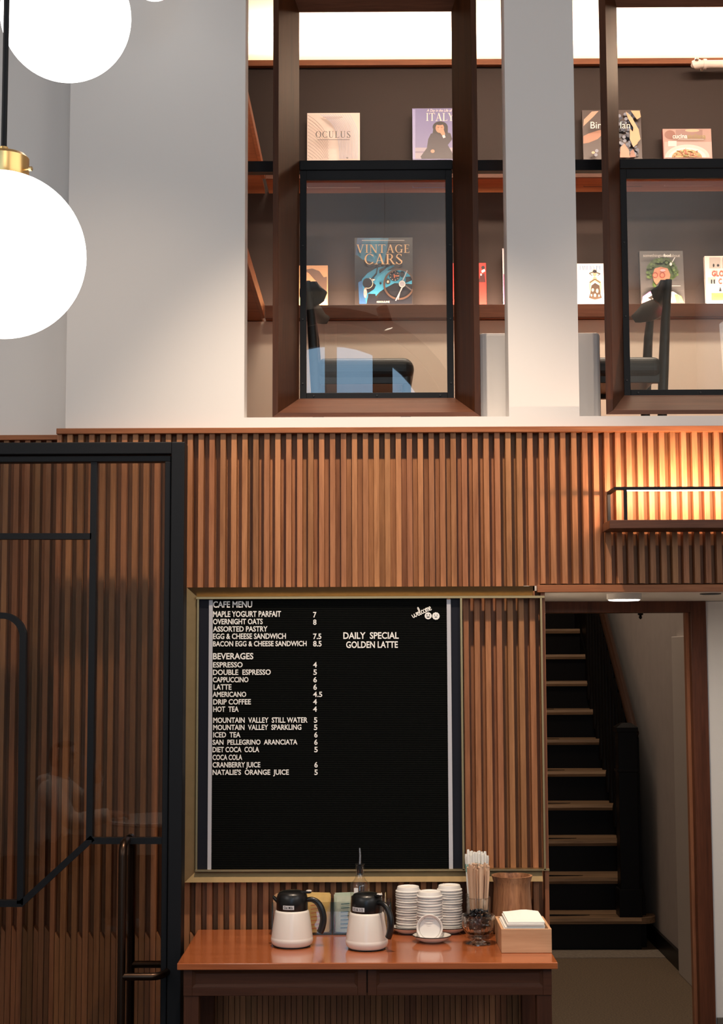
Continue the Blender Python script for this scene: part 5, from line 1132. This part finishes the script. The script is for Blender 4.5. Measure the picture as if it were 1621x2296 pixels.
mSKINT = plain('skin', (.56, .33, .235), .5); mHOOD = plain('pale_hoodie', (.74, .71, .66), .9, bump=.2, bscale=200); mPANT = plain('dark_trousers', (.03, .033, .045), .8); mSHOE = plain('white_shoes', (.6, .58, .55), .6); mHAIR = plain('dark_hair', (.02, .013, .009), .6)
pr_ = thing('person', 'person in a pale hoodie seated sipping from a cup, mirrored in the glass door', 'person', off)
N_ = {'pel': ((0, 0, .54), (.15, .12)), 'sp': ((.015, 0, .68), (.135, .11)), 'ch': ((.03, 0, .86), (.15, .115)), 'nb': ((.055, 0, .985), .062), 'nk': ((.07, 0, 1.04), .052), 'h0': ((.09, 0, 1.10), .068), 'h1': ((.082, 0, 1.165), .086), 'h2': ((.068, 0, 1.225), .066),
      'ns': ((.178, 0, 1.135), .013), 'cn': ((.145, 0, 1.065), .026)}
E_ = [('pel', 'sp'), ('sp', 'ch'), ('ch', 'nb'), ('nb', 'nk'), ('nk', 'h0'), ('h0', 'h1'), ('h1', 'h2'), ('h1', 'ns'), ('h0', 'cn')]
sleeves = {}; se = []
for s, tg_, el_, wr, pd_ in ((-1, 'r', (.20, -.27, .80), (.30, -.075, 1.0), (-.05, .05, .075)), (1, 'l', (.20, .27, .74), (.42, .13, .775), (.075, -.03, .0))):
    sh_ = (.03, s*.175, .945); N_.update({'s'+tg_: (sh_, .058), 'e'+tg_: (el_, .042), 'w'+tg_: (wr, .027)})
    E_ += [('ch', 's'+tg_), ('s'+tg_, 'e'+tg_), ('e'+tg_, 'w'+tg_)]
    w3, p3 = Vector(wr), Vector(pd_); d_ = p3.normalized(); pal = w3+d_*.055; N_['p'+tg_] = (tuple(pal), (.034, .022)); E_.append(('w'+tg_, 'p'+tg_))
    side = Vector((0, 0, 1)) if tg_ == 'r' else Vector((0, 1, 0)); side = (side-d_*side.dot(d_)).normalized(); nrm = d_.cross(side)*(1 if tg_ == 'r' else -1)
    if tg_ == 'l': nrm = Vector((0, 0, -1))
    for i, ln in enumerate((.068, .076, .072, .056)):
        root = pal+d_*.018+side*(.024-.016*i); k1, k2, k3 = ('f%s%d%d' % (tg_, i, j) for j in (1, 2, 3))
        q1 = root+d_*ln*.40; q2 = q1+(d_*.75+nrm*.65).normalized()*ln*.33; q3 = q2+(d_*.35+nrm*.95).normalized()*ln*.28
        N_.update({k1: (tuple(q1), .0092), k2: (tuple(q2), .0086), k3: (tuple(q3), .0075)}); E_ += [('p'+tg_, k1), (k1, k2), (k2, k3)]
    t1 = pal-d_*.028+side*.036+nrm*.012; t2 = t1+(d_*.7+side*.4+nrm*.5).normalized()*.03; t3 = t2+(d_*.9+nrm*.5).normalized()*.026
    N_.update({'t%s1' % tg_: (tuple(t1), .0115), 't%s2' % tg_: (tuple(t2), .0100), 't%s3' % tg_: (tuple(t3), .0085)}); E_ += [('p'+tg_, 't%s1' % tg_), ('t%s1' % tg_, 't%s2' % tg_), ('t%s2' % tg_, 't%s3' % tg_)]
    hp = 'hip'+tg_; N_.update({hp: ((.04, s*.095, .53), .088), 'kn'+tg_: ((.43, s*.12, .535), .066), 'an'+tg_: ((.42, s*.12, .10), .042), 'to'+tg_: ((.56, s*.13, .042), .034)})
    E_ += [('pel', hp), (hp, 'kn'+tg_), ('kn'+tg_, 'an'+tg_), ('an'+tg_, 'to'+tg_)]
body = skinned('body', N_, E_, mSKINT, pr_, off)
body.modifiers['smooth'].show_viewport = False; bpy.context.view_layer.update()
_me = bpy.data.meshes.new_from_object(body.evaluated_get(bpy.context.evaluated_depsgraph_get()))
_b2 = bmesh.new(); _b2.from_mesh(_me); 
bmesh.ops.holes_fill(_b2, edges=[x_ for x_ in _b2.edges if x_.is_boundary], sides=0); bmesh.ops.recalc_face_normals(_b2, faces=_b2.faces)
bmesh.ops.triangulate(_b2, faces=[f_ for f_ in _b2.faces if len(f_.verts) > 4]); _b2.to_mesh(_me); _b2.free()
_me.materials.clear(); _me.materials.append(mSKINT); _me.polygons.foreach_set('use_smooth', [True]*len(_me.polygons))
body.modifiers.remove(body.modifiers['skin']); body.data = _me; body.modifiers['smooth'].show_viewport = True
bpy.context.view_layer.update()
_dg = bpy.context.evaluated_depsgraph_get(); _bm = bpy.data.meshes.new_from_object(body.evaluated_get(_dg)); _bm.update()
def nearest(p):
    best = None
    for k1, k2 in E_:
        A_, B_ = Vector(N_[k1][0]), Vector(N_[k2][0]); ab = B_-A_; t0 = max(0, min(1, (p-A_).dot(ab)/max(ab.dot(ab), 1e-9)))
        r1 = N_[k1][1]; r1 = r1[0] if isinstance(r1, tuple) else r1; r2 = N_[k2][1]; r2 = r2[0] if isinstance(r2, tuple) else r2
        dd = (p-A_-ab*t0).length-(r1+(r2-r1)*t0)
        if best is None or dd < best[0]: best = (dd, k1, k2, t0)
    return best
def garment(name, keep, g, mat, ruffle=0):
    vs, fs, idx = [], [], {}
    for p in _bm.polygons:
        if keep(p.center, nearest(p.center)):
            f = []
            for v in p.vertices:
                if v not in idx:
                    co = _bm.vertices[v].co; idx[v] = len(vs); q = g+ruffle*math.sin(co.z*90+co.y*40)*math.sin(co.x*55)
                    vs.append(co+_bm.vertices[v].normal*q)
                f.append(idx[v])
            fs.append(f)
    me = bpy.data.meshes.new(name); me.from_pydata(vs, [], fs); me.materials.append(mat)
    me.polygons.foreach_set('use_smooth', [True]*len(me.polygons))
    o = bpy.data.objects.new(name, me); C.objects.link(o); o.parent = pr_
    sd = o.modifiers.new('cloth_thickness', 'SOLIDIFY'); sd.thickness = .006; sd.offset = 1; return o
ARM = ('sr', 'er', 'wr', 'sl', 'el', 'wl'); LEG = ('hipr', 'knr', 'anr', 'hipl', 'knl', 'anl')
def is_hood(p, n_):
    _, k1, k2, t0 = n_
    if k1[0] in 'ft' and k1[1:2] in 'rl' and k1[-1] in '123' or k2[:2] in ('fr', 'fl', 'tr', 'tl', 'pr', 'pl'): return False
    if k2 in ARM: return not (k2[0] == 'w' and t0 > .93)
    return (k1, k2) in (('pel', 'sp'), ('sp', 'ch'), ('ch', 'nb')) and p.z < .995 and p.z > .50
garment('hoodie', is_hood, .014, mHOOD, .003)
def is_pant(p, n_):
    _, k1, k2, t0 = n_
    if p.z < .61 and p.z > .40 and p.x < .22 and k2[0] not in 'pft' and k2 not in ARM: return True
    if (k1, k2) == ('pel', 'sp'): return p.z < .60
    return (k2 in LEG) and not (k2[:2] == 'an' and t0 > .93)
garment('trousers', is_pant, .010, mPANT, .002)
garment('hair', lambda p, n_: n_[2] in ('h1', 'h2', 'h0') and (p.z > 1.205 or (p.x < .062 and p.z > 1.075)) , .012, mHAIR, .002)
hd = MB(); hd.tube(catmull([off+Vector((.075, -.075, .985)), off+Vector((.0, -.085, 1.0)), off+Vector((-.055, 0, .99)), off+Vector((.0, .085, 1.0)), off+Vector((.075, .075, .985))], 6), [.012]+[.030]*23+[.012], 12); hd.build('hood', mHOOD, pr_, smooth=True)
for s in (-1, 1):
    skinned('shoe', {'a': ((.40, s*.12, .055), .045), 'b': ((.50, s*.125, .046), .044), 'c': ((.585, s*.13, .040), .036)}, [('a', 'b'), ('b', 'c')], mSHOE, pr_, off)
    MB().lathe(off+Vector((.159, s*.032, 1.158)), [(.012*math.sin(PI*i/8), -.012*math.cos(PI*i/8)) for i in range(9)], 12).build('eye', mINK, pr_, smooth=True)
    MB().lathe(off+Vector((.075, s*.088, 1.14)), [(0, -.012), (.020, -.008), (.026, 0), (.018, .008), (0, .004)], 14, axis=(.2, s, .1)).build('ear', mSKINT, pr_, smooth=True)
MB().tube([off+Vector((.150, -.024, 1.097)), off+Vector((.163, 0, 1.096)), off+Vector((.150, .024, 1.097))], [.004, .006, .004], 8).build('mouth', plain('lips', (.42, .16, .13), .5), pr_, smooth=True)
cu = off+Vector((.235, -.005, 1.065)); tag(MB().lathe(cu, [(0, 0), (.026, 0), (.033, .075), (.034, .078), (.031, .078), (.025, .004), (0, .004)], 28).build('paper_cup', mPAPER, smooth=True, origin=cu), 'white paper cup held at the mouth of the seated person', 'cup')
st_ = thing('cafe_stool', 'round black stool under the seated person mirrored in the door', 'stool', off)
MB().lathe(off, [(0, .385), (.17, .385), (.18, .392), (.18, .402), (.165, .41), (0, .41)], 32).build('seat', mSEAT, st_, smooth=True)
for k in range(4):
    th = PI/4+k*PI/2; MB().tube([off+Vector((.11*math.cos(th), .11*math.sin(th), .386)), off+Vector((.17*math.cos(th), .17*math.sin(th), .002))], [.014, .011], 10).build('leg', mCHAIR, st_, smooth=True)
tb_ = thing('cafe_table', 'small round white table in front of the seated person mirrored in the door', 'table', off+Vector((.72, 0, 0))); tc_ = off+Vector((.72, 0, 0))
MB().lathe(tc_, [(0, .715), (.34, .715), (.35, .722), (.35, .738), (.345, .742), (0, .742)], 48).build('table_top', mCER, tb_, smooth=True)
MB().lathe(tc_, [(0, .7145), (.03, .7145), (.025, .10), (.03, .03), (.22, .018), (.22, .002), (0, .002)], 32).build('pedestal', mBLACK, tb_, smooth=True)
